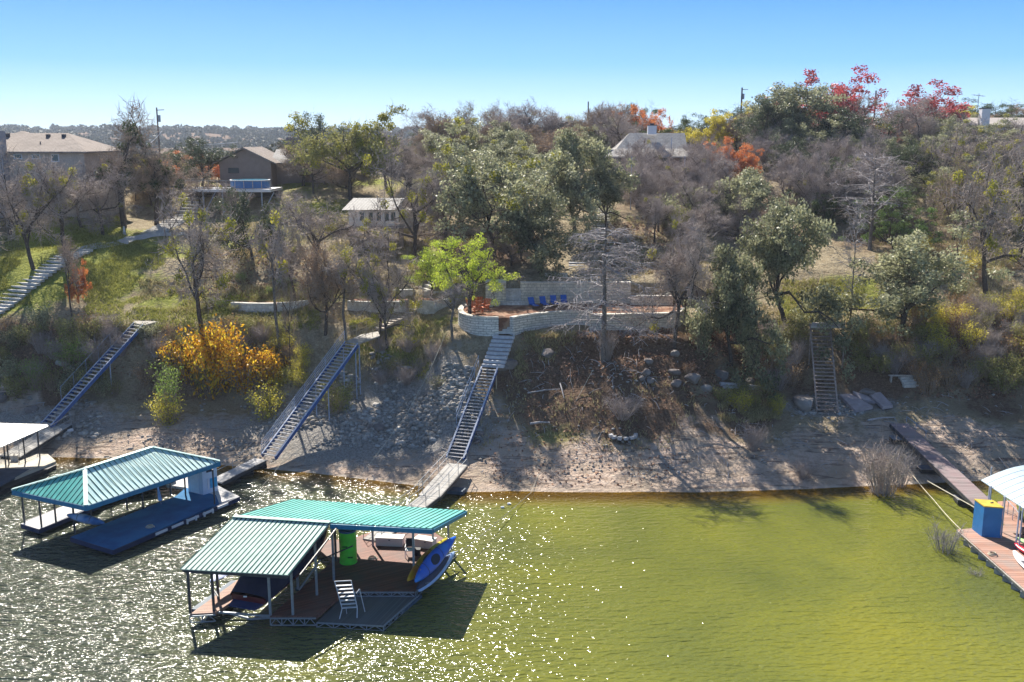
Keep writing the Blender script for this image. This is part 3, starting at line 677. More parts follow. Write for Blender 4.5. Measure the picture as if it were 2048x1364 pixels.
    top0 = L0+Vector((-.25,.35,1.95)); top1 = L1+Vector((-.3,.35,1.95)); kn0 = L0+Vector((.12,.2,.5)); kn1 = L1+Vector((.0,.2,.5))
    fr.tube(L0, kn0, .028).tube(kn0, top0, .028).tube(L1, kn1, .028).tube(kn1, top1, .028).tube(top0, top1, .028)
    fr.tube(kn1+Vector((.1,.3,.9)), L1+Vector((.35,.5,.1)), .025).tube(kn1+Vector((.1,.3,.9)), kn1+Vector((-.05,.1,.75)), .025).tube(L0+Vector((.3,.5,.05)), L0+Vector((.3,.4,.4)), .02)
    ladm = mat('ladder aluminium', (.55,.57,.62), .4, .1, 5, .5); fr.build('frame', ladm, t)
    for k in range(7):
        w = .02+k/7*.95; p = kn0.lerp(top0, w); q = kn1.lerp(top1, w); MB().beam(p, q, .13, .04).build('rung', ladm, t)
    # kayaks on the right rail
    def kayak(a, b, wd, ht, m, label, tilt=0.5, name='kayak', c2=None):
        a, b = Vector(a), Vector(b); t = thing(name, label, 'kayak' if name == 'kayak' else 'paddleboard', a)
        ax = (b-a).normalized(); side = ax.cross(Vector((0,0,1))).normalized(); up = Vector((0,0,1)); s2 = side*math.cos(tilt)-up*math.sin(tilt); u2 = side*math.sin(tilt)+up*math.cos(tilt)
        rings = []; N = 14
        for k in range(N+1):
            w = k/N; f = max(.02, math.sin(math.pi*(.02+.96*w)))**.7; c = a.lerp(b, w)+u2*(ht*.45*(abs(2*w-1)**3))
            rings.append([c+s2*(wd/2*f*math.cos(6.2832*i/12))+u2*(ht/2*(f**.6)*math.sin(6.2832*i/12)) for i in range(12)])
        mb = MB().loft(rings); mb.build('hull', m, t, smooth=True)
        if name == 'kayak':
            c = a.lerp(b, .48)+u2*ht*.42; mb = MB(); rr = [c+ax*(.5*math.cos(6.2832*i/14))+s2*(wd*.3*math.sin(6.2832*i/14)) for i in range(14)]
            mb.loft([[q-u2*.04 for q in rr], [q+u2*.05 for q in rr]]); mb.build('cockpit', mat('cockpit dark', (.02,.03,.06), .6), t)
            mb = MB(); 
            for w in (.3,.7):
                k = int(w*N); mb.path(rings[k]+[rings[k][0]], .018, 4)
            mb.build('strap', dark_steel, t)
        return t
    blue_k = mat('blue kayak plastic', (.01,.12,.62), .35, .2, 1.2, .5, c2=(.03,.3,.75)); yel_k = mat('yellow orange kayak plastic', (.62,.52,.02), .4, .2, .9, .5, c2=(.6,.14,.02))
    kayak(A(826,1166,1.3), A(906,1077,1.65), .9, .4, blue_k, 'blue kayak tilted on its side along the near dock rail', .95)
    kayak(A(812,1164,1.1), A(890,1080,1.45), .75, .34, yel_k, 'yellow and orange kayak lying behind the blue kayak', .8)
    kayak(A(836,1184,.75), A(908,1105,.8), .7, .16, mat('pale blue board', (.35,.5,.78), .35, .15, 1, .5), 'pale blue paddleboard racked lowest on outer dock edge', .8, 'paddleboard')
    kayak(A(832,1180,.9), A(898,1112,.95), .6, .14, mat('dark grey board', (.04,.05,.09), .5), 'dark paddleboard between the blue kayak and pale board', .7, 'paddleboard')
    for u, v in ((838,1175), (897,1112)):
        p = A(u, v); MB().beam(p, p+Vector((.1,0,1.1)), .05,.05).beam(p+Vector((0,0,.15)), p+Vector((.6,-.1,.35)), .05, .05).build('kayak_rack_arm', steel, r)
    kayak(A(420,1165,1.6), A(480,1122,1.7), .75, .1, mat('pale lilac board', (.45,.5,.75), .4), 'pale blue paddleboard hung outside the left finger deck', .2, 'paddleboard')
    MB().beam(A(420,1168,1.4), A(438,1196,1.4), .06, .08).beam(A(470,1130,1.5), A(488,1160,1.5), .06, .08).build('board_arm', dark_steel, r)
    # covered boat
    st, bw = A(497,1212,.95), A(655,1076,1.5); t = thing('covered_boat', 'runabout boat under a dark navy cover in the roofed slip', 'boat', st)
    ax = (bw-st); Ln = ax.length; axn = ax.normalized(); sd = Vector((axn.y, -axn.x, 0)).normalized()
    hull = []; cov = []; N = 16
    for k in range(N+1):
        w = k/N; f = (1-max(0, (w-.35)/.65)**2.4)*.98+.02; f = f*(.9+.1*min(1, w*6)); c = st.lerp(bw, w); bm = 1.15*f; dz = .55+.35*w
        hull.append([c+sd*(bm*x)+Vector((0,0,z)) for x, z in ((-1,dz),(-.95,.25),(-.55,-.08+.2*w*w),(0,-.25+.45*w*w),(.55,-.08+.2*w*w),(.95,.25),(1,dz))])
        hh = .12+1.15*math.exp(-((w-.22)/.17)**2)*1.15
        if w < .05: hh = .12
        cov.append([c+sd*(bm*1.04*x)+Vector((0,0,dz-.12+z)) for x, z in ((-1.02,-.05),(-1,.14),(-.85,.16+hh*.6),(-.4,.14+hh),(0,.16+hh*1.05),(.4,.14+hh),(.85,.16+hh*.6),(1,.14),(1.02,-.05))])
    mb = MB(); mb.loft(hull, close=False); mb.add(hull[0], [tuple(range(7))]); mb.build('hull', mat('dark red hull', (.11,.012,.015), .3, .2, 1, .5), t, smooth=True)
    MB().loft(cov, close=False).build('cover', mat('navy cover cloth', (.012,.016,.045), .75, .25, 2, .25, bump=.6, bscale=5), t, smooth=True)
    pl = [st+sd*x-axn*y+Vector((0,0,.25)) for x, y in ((-.95,-.1),(.95,-.1),(.8,.62),(-.8,.62))]
    MB().hexa([q-Vector((0,0,.06)) for q in pl], pl).build('swim_step', mat('navy step cover', (.02,.04,.13), .5), t)
    MB().box(st+Vector((-.1,-.18,.62)), (.18,.03,.07)).build('badge', white_paint, t)
    r2 = []
near_dock()
# ================= stairs, ramps
def stairs(name, pb, pt, w, n, label, rail=None, sm=None, tm=None, depth_=.28, cat='staircase', solid=False, strh=.32, tt=.05, fl=None):
    pb, pt = Vector(pb), Vector(pt); t = thing(name, label, cat, pb); d = pt-pb; hd = Vector((d.x, d.y, 0)).normalized(); sd = Vector((hd.y, -hd.x, 0))
    for k in (-1, 1):
        if sm: 
            MB().beam(pb+sd*k*(w/2+.04)-Vector((0,0,.1)), pt+sd*k*(w/2+.04)-Vector((0,0,.1)), .07, strh).build('stringer', sm, t)
            MB().beam(pb+sd*k*(w/2+.04)+Vector((0,0,strh/2-.07)), pt+sd*k*(w/2+.04)+Vector((0,0,strh/2-.07)), .13, .03).build('top_flange', fl or pale_rail, t)
    ang = math.atan2(sd.y, sd.x)
    for i in range(n):
        c = pb.lerp(pt, (i+.5)/n); hz = tt if not solid else .22
        MB().box((c.x, c.y, c.z-hz/2), (w-.02, depth_, hz), ang).build('tread', tm or tan_lumber, t)
    return t, sd, hd
def railing(root, a, b, h=.95, n=5, m=None, lines=(1.0,), r=.022, base=0.0):
    a, b = Vector(a), Vector(b); mb = MB()
    for i in range(n+1): p = a.lerp(b, i/n); mb.tube(p+Vector((0,0,base)), p+Vector((0,0,h)), r, 5)
    for l in lines: mb.tube(a+Vector((0,0,h*l)), b+Vector((0,0,h*l)), r, 5)
    return mb.build('handrail', m or steel, root)
tread_w = mat('pale worn tread', (.38,.37,.37), .8, .25, 5, .15)
# left blue stairs
A_, B_ = at(92,850,1.5), at(277,648,8.6); t, sd, hd = stairs('blue_staircase', A_, B_, 1.25, 30, 'blue steel staircase rising behind the pale roof at far left', sm=blue_steel, tm=tread_w)
railing(t, A_.lerp(B_, .26)-sd*1.5+Vector((0,0,-.2)), A_.lerp(B_, .93)-sd*1.5+Vector((0,0,-.2)), .9, 5, pale_rail, base=-.5)
for w in (.62,):
    for k in (-1, 1):
        p = A_.lerp(B_, w)+sd*k*.66; MB().tube((p.x, p.y, gz(p.x, p.y)-.3), p, .05).build('support_leg', pale_rail, t)
L1 = [at(266,645,8.6), at(288,650,8.6), at(324,641,8.6), at(322,633,8.6), at(275,635,8.6)]
t = thing('stair_landing', 'pale board landing at the head of the leftmost blue staircase', 'landing', L1[0]); MB().prism(L1, 8.45, 8.6).build('deck', mat('grey landing wood', (.3,.28,.26), .85, .3, 6), t); 
for p in (L1[1], L1[2]): MB().tube((p.x, p.y, gz(p.x, p.y)-.3), (p.x, p.y, 8.5), .06).build('leg', pale_wood, t)
# middle blue stairs
A_, B_ = at(537,912,.95), at(703,686,8.0); t, sd, hd = stairs('blue_staircase', A_, B_, 1.3, 34, 'blue steel staircase with four bar railing climbing over grey rubble', sm=blue_steel, tm=tread_w)
railing(t, A_-sd*.72, B_-sd*.72, 1.0, 8, pale_rail, lines=(.35,.57,.79,1.0))
for w in (.62, .97):
    for k in (-1, 1):
        p = A_.lerp(B_, w)+sd*k*.66; MB().tube((p.x, p.y, gz(p.x, p.y)-.3), p-Vector((0,0,.2)), .05).build('support_leg', pale_rail, t)
Q = [at(692,683,8.05), at(718,687,8.05), at(760,668,8.25), at(756,659,8.25), at(722,668,8.15)]
t = thing('stair_landing', 'pale landing bridge with pipe rails above the middle staircase', 'landing', Q[0]); MB().prism(Q, 7.98, 8.1).build('deck', mat('grey landing concrete', (.36,.34,.31), .85, .2, 4), t)
railing(t, at(693,680,8.1), at(752,657,8.1), 1.0, 3, tan_lumber, (.55,1)); railing(t, at(718,687,8.1), at(758,668,8.1), 1.0, 3, tan_lumber, (.55,1))
p = at(718,687,8); MB().tube((p.x, p.y, gz(p.x, p.y)-.3), p, .05).build('leg', pale_rail, t); p = at(757,668,8); MB().tube((p.x, p.y, gz(p.x, p.y)-.3), p, .05).build('leg', pale_rail, t)
# right blue stairs
A_, B_ = at(910,916,1.15), at(979,736,6.5); t, sd, hd = stairs('blue_staircase', A_, B_, 1.3, 28, 'blue steel staircase leading from the near gangway to stone steps', sm=blue_steel, tm=tread_w)
railing(t, A_.lerp(B_, .35)-sd*.95, B_-sd*.95, 1.0, 5, pale_rail, (.55,1.0))
for w in (.5, .97):
    for k in (-1, 1):
        p = A_.lerp(B_, w)+sd*k*.68; MB().tube((p.x, p.y, gz(p.x, p.y)-.3), p-Vector((0,0,.2)), .05).build('support_leg', tan_lumber, t)
p0 = at(985,731,6.6)
t2, _, _ = stairs('stone_steps', at(985,733,6.55), at(1009,668,8.6), 1.9, 8, 'grey stone slab steps from blue stairs up to curved wall', sm=None, tm=mat('grey step stone', (.5,.5,.52), .85, .2, 3, .15), depth_=.42, solid=True)
t2, _, _ = stairs('stone_steps', at(1011,664,8.7), at(1013,629,9.95), 1.35, 8, 'pale stone flight cut through the curved retaining wall', sm=None, tm=mat('pale step stone', (.58,.56,.52), .85, .15, 3, .15), depth_=.45, solid=True)
# right wooden stairs
woodd = mat('brown stair board', (.34,.27,.235), .8, .35, 4, .15)
A_, B_ = at(1655,822,2.95), at(1640,648,9.1); t, sd, hd = stairs('wooden_staircase', A_, B_, 1.6, 24, 'dark brown wooden staircase among brush on the right bank', sm=woodd, tm=woodd, depth_=.33, strh=.22, fl=woodd)
Q = [at(1622,652,9.12), at(1650,653,9.12), at(1690,652,9.12), at(1690,644,9.12), at(1624,644,9.12)]
tt_ = thing('stair_landing', 'weathered plank landing at head of brown wooden stairs', 'landing', Q[0]); MB().prism(Q, 8.93, 9.1).build('deck', pale_wood, tt_)
for w in (0, 2): MB().tube((Q[w].x, Q[w].y, gz(Q[w].x, Q[w].y)-.3), (Q[w].x, Q[w].y, 8.6), .07).build('leg', woodd, tt_)
# gangways
def gangway(label, pts, w, m, rails=1, z_float=None, rail_m=None, thick=.12, floats=()):
    a, b = Vector(pts[0]), Vector(pts[1]); t = thing('gangway', label, 'gangway', a); d = b-a; hd = Vector((d.x, d.y, 0)).normalized(); sd = Vector((hd.y, -hd.x, 0))
    q = [a-sd*w/2, a+sd*w/2, b+sd*w/2, b-sd*w/2]; MB().hexa([k-Vector((0,0,thick)) for k in q], q).build('walkway', m, t)
    fr = MB()
    for k in (-1, 1): fr.beam(a+sd*k*(w/2+.03)-Vector((0,0,.14)), b+sd*k*(w/2+.03)-Vector((0,0,.14)), .05, .24)
    fr.build('side_beam', dark_steel, t)
    for k in ((-1, 1) if rails == 2 else ((-1,) if rails == -1 else ((1,) if rails == 1 else ()))):
        railing(t, a+sd*k*w/2, b+sd*k*w/2, .95, max(2, int(d.length/1.8)), rail_m or steel, (.5,1.0))
    for f in floats:
        c = a.lerp(b, f); MB().box((c.x, c.y, .1 if z_float is None else max(.1, gz(c.x, c.y)+.18)), (w+1.4, .8, .34), math.atan2(sd.y, sd.x)).build('float', float_blue, t)
    return t
grey_pl = planks('grey gangway boards', (.42,.41,.41), 0.4, .16, .1, .75); grey_pl2 = planks('bleached gangway boards', (.36,.345,.325), -1.15, .2, .09, .75)
gangway('pale gangway with two pipe rails from near dock towards shore', (at(745,1080,.7), at(862,990,.8)), 1.25, grey_pl2, 2, floats=(.5,))
gangway('short tilted ramp joining the near gangway to the blue stairs', (at(858,992,.82), at(915,928,1.2)), 1.5, grey_pl2, 2, z_float=1, floats=(.55,))
gangway('grey walkway on round floats between left dock and middle stairs', (at(432,962,.65), at(520,918,.85)), 1.1, grey_pl, -1, floats=())
for k, (u, v) in enumerate(((462,965), (488,950), (515,936))):
    c = at(u, v, .05); MB().tube((c.x-.9, c.y-.35, .12), (c.x+.6, c.y+.35, .12), .28, 12).build('drum_float', black_tyre, None, None)
    o = bpy.context.scene.objects.get('drum_float' + ('' if k == 0 else '.%03d' % k)); tag(o, ('black drum float beneath the walkway nearest the left dock', 'middle black drum float under the grey walkway', 'black drum float nearest the foot of middle stairs')[k], 'float', 'drum floats under the walkway')
gangway('weathered grey ramp from the leftmost dock up to blue stairs', (at(20,912,.75), at(125,848,1.5)), 1.7, planks('worn grey ramp boards', (.36,.35,.33), -.9, .2, .1, .8), 1)
c = at(127,862,1.15); MB().box(c, (1.5,.3,.2), .6).build('white_float_box', white_paint, None, c); tag(bpy.data.objects['white_float_box'], 'slim white box lying beside the leftmost ramp', 'box')
# ================= left dock (hip roof)
def left_dock():
    r = thing('boat_dock', 'floating dock with pale hipped metal roof, blue deck and white locker room', 'boat dock', at(250,1030,0))
    A = lambda u, v, z=.5: at(u, v, z)
    bd = mat('blue deck carpet', (.018,.12,.28), .8, .2, 1.3, .15, c2=(.03,.16,.33)); gr = planks('pale grey composite deck', (.5,.5,.5), pd(A(42,1046), A(200,1000)), .3, .05, .8, .1)
    MB().prism([A(141,1074), A(226,1100), A(438,1006), A(432,990), A(372,975), A(352,992)], .3, .5).build('main_deck', bd, r)
    MB().prism([A(42,1047), A(78,1058), A(120,1040), A(200,1006), A(300,965), A(372,975), A(432,990), A(438,1006), A(479,993), A(430,968), A(355,940), A(290,950), A(180,990)], .3, .498).build('outer_deck', gr, r)
    for a, b, w in ((A(60,1052,0), A(300,958,0), 1.1), (A(190,1080,0), A(340,1012,0), 1.6), (A(360,1004,0), A(450,985,0), 1.6)):
        d = b-a; MB().box(((a.x+b.x)/2, (a.y+b.y)/2, .02), (d.length, w, .5), math.atan2(d.y, d.x)).build('float', black_tyre, r)
    e = MB()
    for a, b in ((A(42,1047), A(78,1058)), (A(78,1058), A(200,1008)), (A(141,1074), A(226,1100)), (A(226,1100), A(479,993))):
        e.beam(a-Vector((0,0,.16)), b-Vector((0,0,.16)), .06, .3)
    e.build('edge_board', mat('navy edge board', (.012,.03,.09), .5, .2, 3), r)
    for k in range(5):
        a = A(226,1100).lerp(A(479,993), .3+.125*k); b = A(226,1100).lerp(A(479,993), .3+.125*k+.09); o = Vector((.06,-.05,-.12)); MB().beam(a+o, b+o, .06, .16).build('bumper', white_paint, r)
    for k in range(4):
        a = A(226,1100).lerp(A(479,993), .545+.07*k)+Vector((.1,-.1,-.3)); MB().tube(a, a+Vector((0,0,.3)), .07, 8).build('fender', white_paint, r)
    L, N, R = at(24,980,3.05), at(172,1012,3.05), at(440,923,3.05); B = L+(R-N); P1, P2 = at(170,938,4.45), at(305,895,4.45)
    def tri_panel(a, b, c, d, n, nm, m):
        mb = MB(); a, b, c, d = map(Vector, (a, b, c, d)); nr = (b-a).cross(d-a).normalized(); nr = nr if nr.z > 0 else -nr
        mb.cur = 0
        if (c-d).length < .01: mb.add([a, b, c, a-nr*.05, b-nr*.05, c-nr*.05], [(0,1,2),(5,4,3),(0,3,4,1),(1,4,5,2),(2,5,3,0)])
        else: mb.hexa([q-nr*.05 for q in (a, b, c, d)], [a, b, c, d])
        mb.cur = 1; e = (b-a); en = e.normalized(); up = nr.cross(en); up = up if up.z > 0 else -up
        Ln = e.length; dl = (d-a).dot(en); dr = Ln-(b-c).dot(en); hgt = (d-a).dot(up)
        for i in range(1, n):
            s = Ln*i/n
            if s < dl: hh = hgt*s/dl
            elif s > dr: hh = hgt*(Ln-s)/max(1e-3, Ln-dr)
            else: hh = hgt
            p = a+en*s; q = p+up*hh
            if hh > .1: mb.beam(p+nr*.008, q+nr*.008, .05, .016, nr)
        mb.build(nm, [m, rib_dark], r)
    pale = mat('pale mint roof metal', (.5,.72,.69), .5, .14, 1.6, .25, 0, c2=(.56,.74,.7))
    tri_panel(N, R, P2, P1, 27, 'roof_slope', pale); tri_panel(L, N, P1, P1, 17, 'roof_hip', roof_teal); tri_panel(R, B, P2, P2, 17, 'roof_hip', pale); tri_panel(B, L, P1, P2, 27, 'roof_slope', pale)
    cp = MB()
    for a, b in ((P1, N), (P1, P2), (P2, R), (P1, L), (P2, B)): cp.beam(a+Vector((0,0,.06)), b+Vector((0,0,.06)), .26, .04)
    cp.build('ridge_cap', mat('pale cap metal', (.5,.68,.66), .35, .08, 1, .5, .2), r)
    fs = MB()
    for a, b in ((L, N), (N, R), (R, B), (B, L)): fs.beam(a-Vector((0,0,.17)), b-Vector((0,0,.17)), .07, .3)
    fs.build('fascia', fascia_blue, r)
    ring = [L, N, R, B]; ctr = (L+R)/2
    for u, v in ((43,1046), (78,1055), (108,1048), (147,1068), (145,1040), (180,1030), (255,1020), (288,1018), (320,1000), (345,992), (375,990), (435,1008), (438,972), (220,985)):
        p = A(u, v); q = ctr+(p-ctr)*.97; post(r, Vector((q.x, q.y, .5)), 3.0, .045, dark_steel)
    # locker room
    c = A(405,988); a, b = A(372,975), A(437,1000); d = (N-R).normalized(); 
    s0, s1, s2 = A(377,983), A(407,990), A(436,981); s3 = s0+(s2-s1)
    wl = mat('white blue wall', (.55,.65,.78), .6, .06, 2, .2)
    MB().prism([s0, s1, s2, s3], .5, 2.85).build('locker_room', wl, r)
    lr = r.children[-1] if False else bpy.data.objects['locker_room']
    n1 = Vector((s1.y-s0.y, -(s1.x-s0.x), 0)).normalized(); n2 = Vector((s2.y-s1.y, -(s2.x-s1.x), 0)).normalized()
    q0, q1 = s0.lerp(s1, .2), s0.lerp(s1, .75); MB().beam(q0.lerp(q1,.5)+n1*.02+Vector((0,0,.05)), q0.lerp(q1,.5)+n1*.02+Vector((0,0,2.0)), (q1-q0).length, .04, n1).build('door', mat('door pale', (.66,.74,.84), .5, .05), lr)
    q = s1.lerp(s2, .5); e = (s2-s1).normalized()
    def plate(w, z, ww, hh, m, nm, par): MB().beam(s1.lerp(s2, w)+n2*.02+Vector((0,0,z)), s1.lerp(s2, w)+n2*.02+Vector((0,0,z+hh)), ww, .04, n2).build(nm, m, par)
    plate(.5, 1.55, .5, .38, mat('dark window glass', (.02,.03,.06), .15, .1), 'window', lr); plate(.45, 2.15, .5, .2, mat('navy sign plate', (.03,.06,.2), .5), 'sign', lr); plate(.72, .35, .55, .7, mat('cyan panel', (.05,.35,.6), .5), 'panel', lr); plate(.35, .3, .08, .8, white_paint, 'pipe', lr)
    # kayak bundle hanging at the near corner, and small inflatable
    a, b = A(135,1030,1.7), A(208,1046,1.45); t = thing('kayak', 'mottled blue and white covered kayak slung under the hipped roof corner', 'kayak', a)
    d = (b-a).normalized(); s = Vector((d.y, -d.x, 0)); rings = []
    for k in range(13):
        w = k/12; f = max(.05, math.sin(math.pi*(.03+.94*w)))**.6; cc = a.lerp(b, w); rings.append([cc+s*(.3*f*math.cos(6.28*i/10))+Vector((0,0,.28*f*math.sin(6.28*i/10))) for i in range(10)])
    MB().loft(rings).build('hull', mat('mottled blue cloth', (.04,.15,.36), .6, .3, 2.2, .3, c2=(.4,.5,.68)), t, smooth=True)
    MB().path([rings[4][i] for i in range(10)], .02).path([rings[8][i] for i in range(10)], .02).build('strap', dark_steel, t)
    p = A(322,1008,.5); t = thing('closed_umbrella', 'folded pale blue umbrella leaning upright on the blue deck', 'umbrella', p)
    MB().tube(p, p+Vector((-.25,.1,1.75)), .02).build('pole', steel, t); MB().tube(p+Vector((-.03,.01,.25)), p+Vector((-.22,.1,1.6)), .14, 8, .03).build('canopy', mat('pale blue canvas', (.3,.5,.8), .6), t)
    # black tender boat inside slip
    a, b = A(238,985,.3), A(352,968,.3); t = thing('tender_boat', 'low black boat floating in slip beneath the hipped roof', 'boat', a); d = (b-a).normalized(); s = Vector((d.y, -d.x, 0)); rings = []
    for k in range(11):
        w = k/10; f = (1-max(0, (w-.55)/.45)**2)*.97+.03; cc = a.lerp(b, w); rings.append([cc+s*(x*.75*f)+Vector((0,0,z)) for x, z in ((-1,.5+.2*w),(-.8,0),(0,-.15),(.8,0),(1,.5+.2*w),(.8,.52+.2*w),(.6,.2),(-.6,.2),(-.8,.52+.2*w))])
    MB().loft(rings).build('hull', mat('black hull', (.02,.022,.03), .4, .2), t, smooth=False); MB().box(a.lerp(b, .4)+Vector((0,0,.35)), (.3, 1.1, .06), math.atan2(d.y, d.x)).build('thwart', mat('dark seat', (.06,.06,.07), .6), t)
left_dock()
ropem = mat('pale rope', (.5,.46,.36), .8)
def coil(p, r, label):
    p = Vector(p); mb = MB(); P = [p+Vector(((r-.012*k*.3)*math.cos(k*.6), (r-.012*k*.3)*math.sin(k*.6), .03+.004*k)) for k in range(34)]; mb.path(P, .025, 4); tag(mb.build('rope_coil', ropem, None, p), label, 'rope')
coil(at(745,1118,.6), .28, 'coiled pale rope on red brown deck near the storage bench'); coil(at(300,1055,.5), .28, 'coiled pale rope on the blue deck of left dock'); coil(at(1985,1110,.6), .28, 'coiled rope on planks before the blue locker')
# ================= leftmost dock, mostly out of frame
def far_left_dock():
    r = thing('boat_dock', 'dock at the left edge with pale cream roof and dark deck', 'boat dock', at(20,930,0)); A = lambda u, v, z=.5: at(u, v, z)
    MB().prism([A(-90,965), A(-20,985) , A(5,965), A(112,922), A(96,908), A(0,907), A(-110,925)], .3, .5).build('deck', planks('tan edge deck', (.42,.38,.3), .3, .2, .08), r)
    MB().prism([A(-85,966,.504), A(-20,983,.504), A(60,938,.504), A(-60,935,.504)], .4, .506).build('deck_mat', mat('dark blue grey mat', (.06,.08,.12), .8, .3, 1.5), r)
    MB().prism([A(-90,968), A(-20,988), A(112,925), A(20,915)], -.1, .3).build('float', black_tyre, r)
    E0, E1, E2, E3 = at(0,895,3.0), at(97,852,3.0), at(70,847,3.2), at(-120,845,3.3); W = at(-130,905,3.05)
    mb = MB(); roof_panel(mb, W, E0.lerp(E1, .0), at(0,846,3.25), at(-130,844,3.3), 8); roof_panel(mb, E0, E1, E1+Vector((-.3,.3,.05)), at(0,846,3.25), 7); mb.build('roof', [mat('cream roof metal', (.6,.58,.55), .4, .05, .5, .4), mat('cream seam', (.5,.47,.42), .5)], r)
    for u, v in ((12,935), (18,928), (51,925), (80,917), (-30,950)): p = A(u, v); post(r, p, 2.95, .04, dark_steel)
    for u, v, lab in ((26,921,'grey bucket left of two on the leftmost dock'), (33,921,'grey bucket right of two on the leftmost dock')):
        c = A(u, v); t = thing('bucket', lab, 'bucket', c); MB().tube(c, c+Vector((0,0,.45)), .15, 10, .2).build('body', concrete, t); MB().path([c+Vector((.2*math.cos(a), 0, .45+.18*math.sin(a))) for a in [k*.524 for k in range(7)]], .012, 4).build('handle', dark_steel, t)
far_left_dock()
# ================= right dock
def right_dock():
    r = thing('boat_dock', 'redwood plank dock at the right edge under a pale barrel roof', 'boat dock', at(2000,1100,0)); A = lambda u, v, z=.6: at(u, v, z)
    red = planks('bleached redwood decking', (.42,.23,.17), pd(A(1915,1060), A(2050,1178)), .3, .08, .7)
    MB().prism([A(1915,1059), A(2080,1205), A(2180,1160), A(2040,1040), A(2030,1000), A(1995,1003), A(2010,1050)], .42, .6).build('deck', red, r)
    e = MB(); a, b = A(1915,1062,.45), A(2080,1210,.45); e.beam(a, b, .08, .26); e.beam(a+Vector((-.1,-.1,.1)), b+Vector((-.1,-.1,.1)), .05, .05)
    e.build('edge_pipe', pale_wood, r)
    for k in range(9):
        c = a.lerp(b, .12+.1*k); MB().box((c.x+.2, c.y, .05), (.5,.42,.6), -.8).build('float', mat('grey float block', (.3,.31,.33), .7, .3, 3), r)
    # barrel roof
    F0, F1 = at(1962,960,3.2), at(2150,1085,3.2); G = at(2060,930,3.9); ax = (F1-F0); nrm = Vector((-ax.y, ax.x, 0)).normalized(); nrm = nrm if nrm.x > 0 else -nrm
    mb = MB(); W = 6.5; prev = None; rings = []
    for k in range(13):
        w = k/12; z = 1.0*math.sin(math.pi*w); rings.append([F0+nrm*W*w+Vector((0,0,z)), F1+nrm*W*w+Vector((0,0,z))])
    for q0, q1 in zip(rings[:-1], rings[1:]): mb.hexa([q0[0]-Vector((0,0,.05)), q0[1]-Vector((0,0,.05)), q1[1]-Vector((0,0,.05)), q1[0]-Vector((0,0,.05))], [q0[0], q0[1], q1[1], q1[0]])
    mb.cur = 1
    for j in range(1, 14):
        for q0, q1 in zip(rings[:-1], rings[1:]): mb.beam(q0[0].lerp(q0[1], j/14)+Vector((0,0,.012)), q1[0].lerp(q1[1], j/14)+Vector((0,0,.012)), .03, .02)
    mb.build('barrel_roof', [mat('pale blue roof sheet', (.34,.43,.5), .5, .08, .5, .3), mat('roof sheet seam', (.5,.6,.7), .5)], r)
    for u, v in ((1975,1052), (2002,1076), (2031,1095), (2037,1100), (1976,1010)): p = A(u, v); post(r, p, 3.3, .035, pale_rail)
    railing(r, A(2005,1018), A(2035,1052), .9, 3, pale_rail, (1,))
    # tall box
    a, b, c = A(1944,1058), A(1963,1073), A(2000,1076); d = a+(c-b); t = thing('storage_locker', 'tall blue locker box with yellow top on the right dock', 'locker', b)
    MB().prism([a, b, c, d], .6, 2.55).build('body', mat('locker blue paint', (.02,.16,.42), .5, .12, 2, .3, c2=(.03,.2,.5)), t)
    k = Vector((0,0,2.56)); ctr = (a+c)/2; pp = [ctr+(q-ctr)*1.05 for q in (a, b, c, d)]
    MB().prism(pp, 2.55, 2.62).build('lid', mat('yellow lid paint', (.58,.42,.07), .6, .2, 2.5, .2), t)
    MB().beam(ctr+Vector((.1,0,2.03+.0)), ctr+Vector((.3,.05,2.06)), .05, .05).build('hasp', dark_steel, t)
    def board(a, b, w, th, m, lab, nm='paddleboard'):
        a, b = Vector(a), Vector(b); t = thing(nm, lab, 'paddleboard' if nm == 'paddleboard' else 'kayak', a); d = (b-a).normalized(); s = Vector((d.y, -d.x, 0)); rings = []
        for k in range(15):
            q = k/14; f = max(.03, math.sin(math.pi*(.02+.96*q)))**.55; cc = a.lerp(b, q)+Vector((0,0,.12*(abs(2*q-1)**3))); rings.append([cc+s*(w/2*f*math.cos(6.28*i/10))+Vector((0,0,th/2*f*math.sin(6.28*i/10))) for i in range(10)])
        MB().loft(rings).build('hull', m, t, smooth=True)
        MB().beam(a.lerp(b, .35)+Vector((0,0,th/2)), a.lerp(b, .62)+Vector((0,0,th/2)), w*.5, .02).build('deck_pad', mat(lab[:6]+' pad', (.1,.1,.12) if nm != 'kayak' else (.03,.03,.03), .7), t)
    board(A(2028,1105,.75), A(2085,1160,.75), .75, .13, white_paint, 'white paddleboard lying nearest the edge of the right dock')
    board(A(2030,1090,.8), A(2100,1125,.8), .7, .3, mat('crimson kayak', (.6,.02,.05), .35, .1, 1, .5), 'crimson kayak lying on the right dock behind the white board', 'kayak')
    board(A(2030,1078,.8), A(2110,1102,.8), .65, .28, mat('lime kayak', (.45,.72,.3), .4, .1, 1, .5), 'lime green kayak furthest back on the right dock', 'kayak')
    redg = planks('dark red walkway boards', (.3,.22,.22), pd(at(1795,850,1), at(1960,1000,1)), .25, .06, .7)
    gangway('long dark plank walkway stranded on mud leading to the right dock', (ground(1797,858)+Vector((0,0,.45)), at(1975,1014,.75)), 1.45, redg, 0, floats=())
    railing(bpy.data.objects['gangway.004'] if 'gangway.004' in bpy.data.objects else r, ground(1812,856)+Vector((0,0,.45)), ground(1850,890)+Vector((0,0,.6)), .5, 2, pale_rail, (1,))
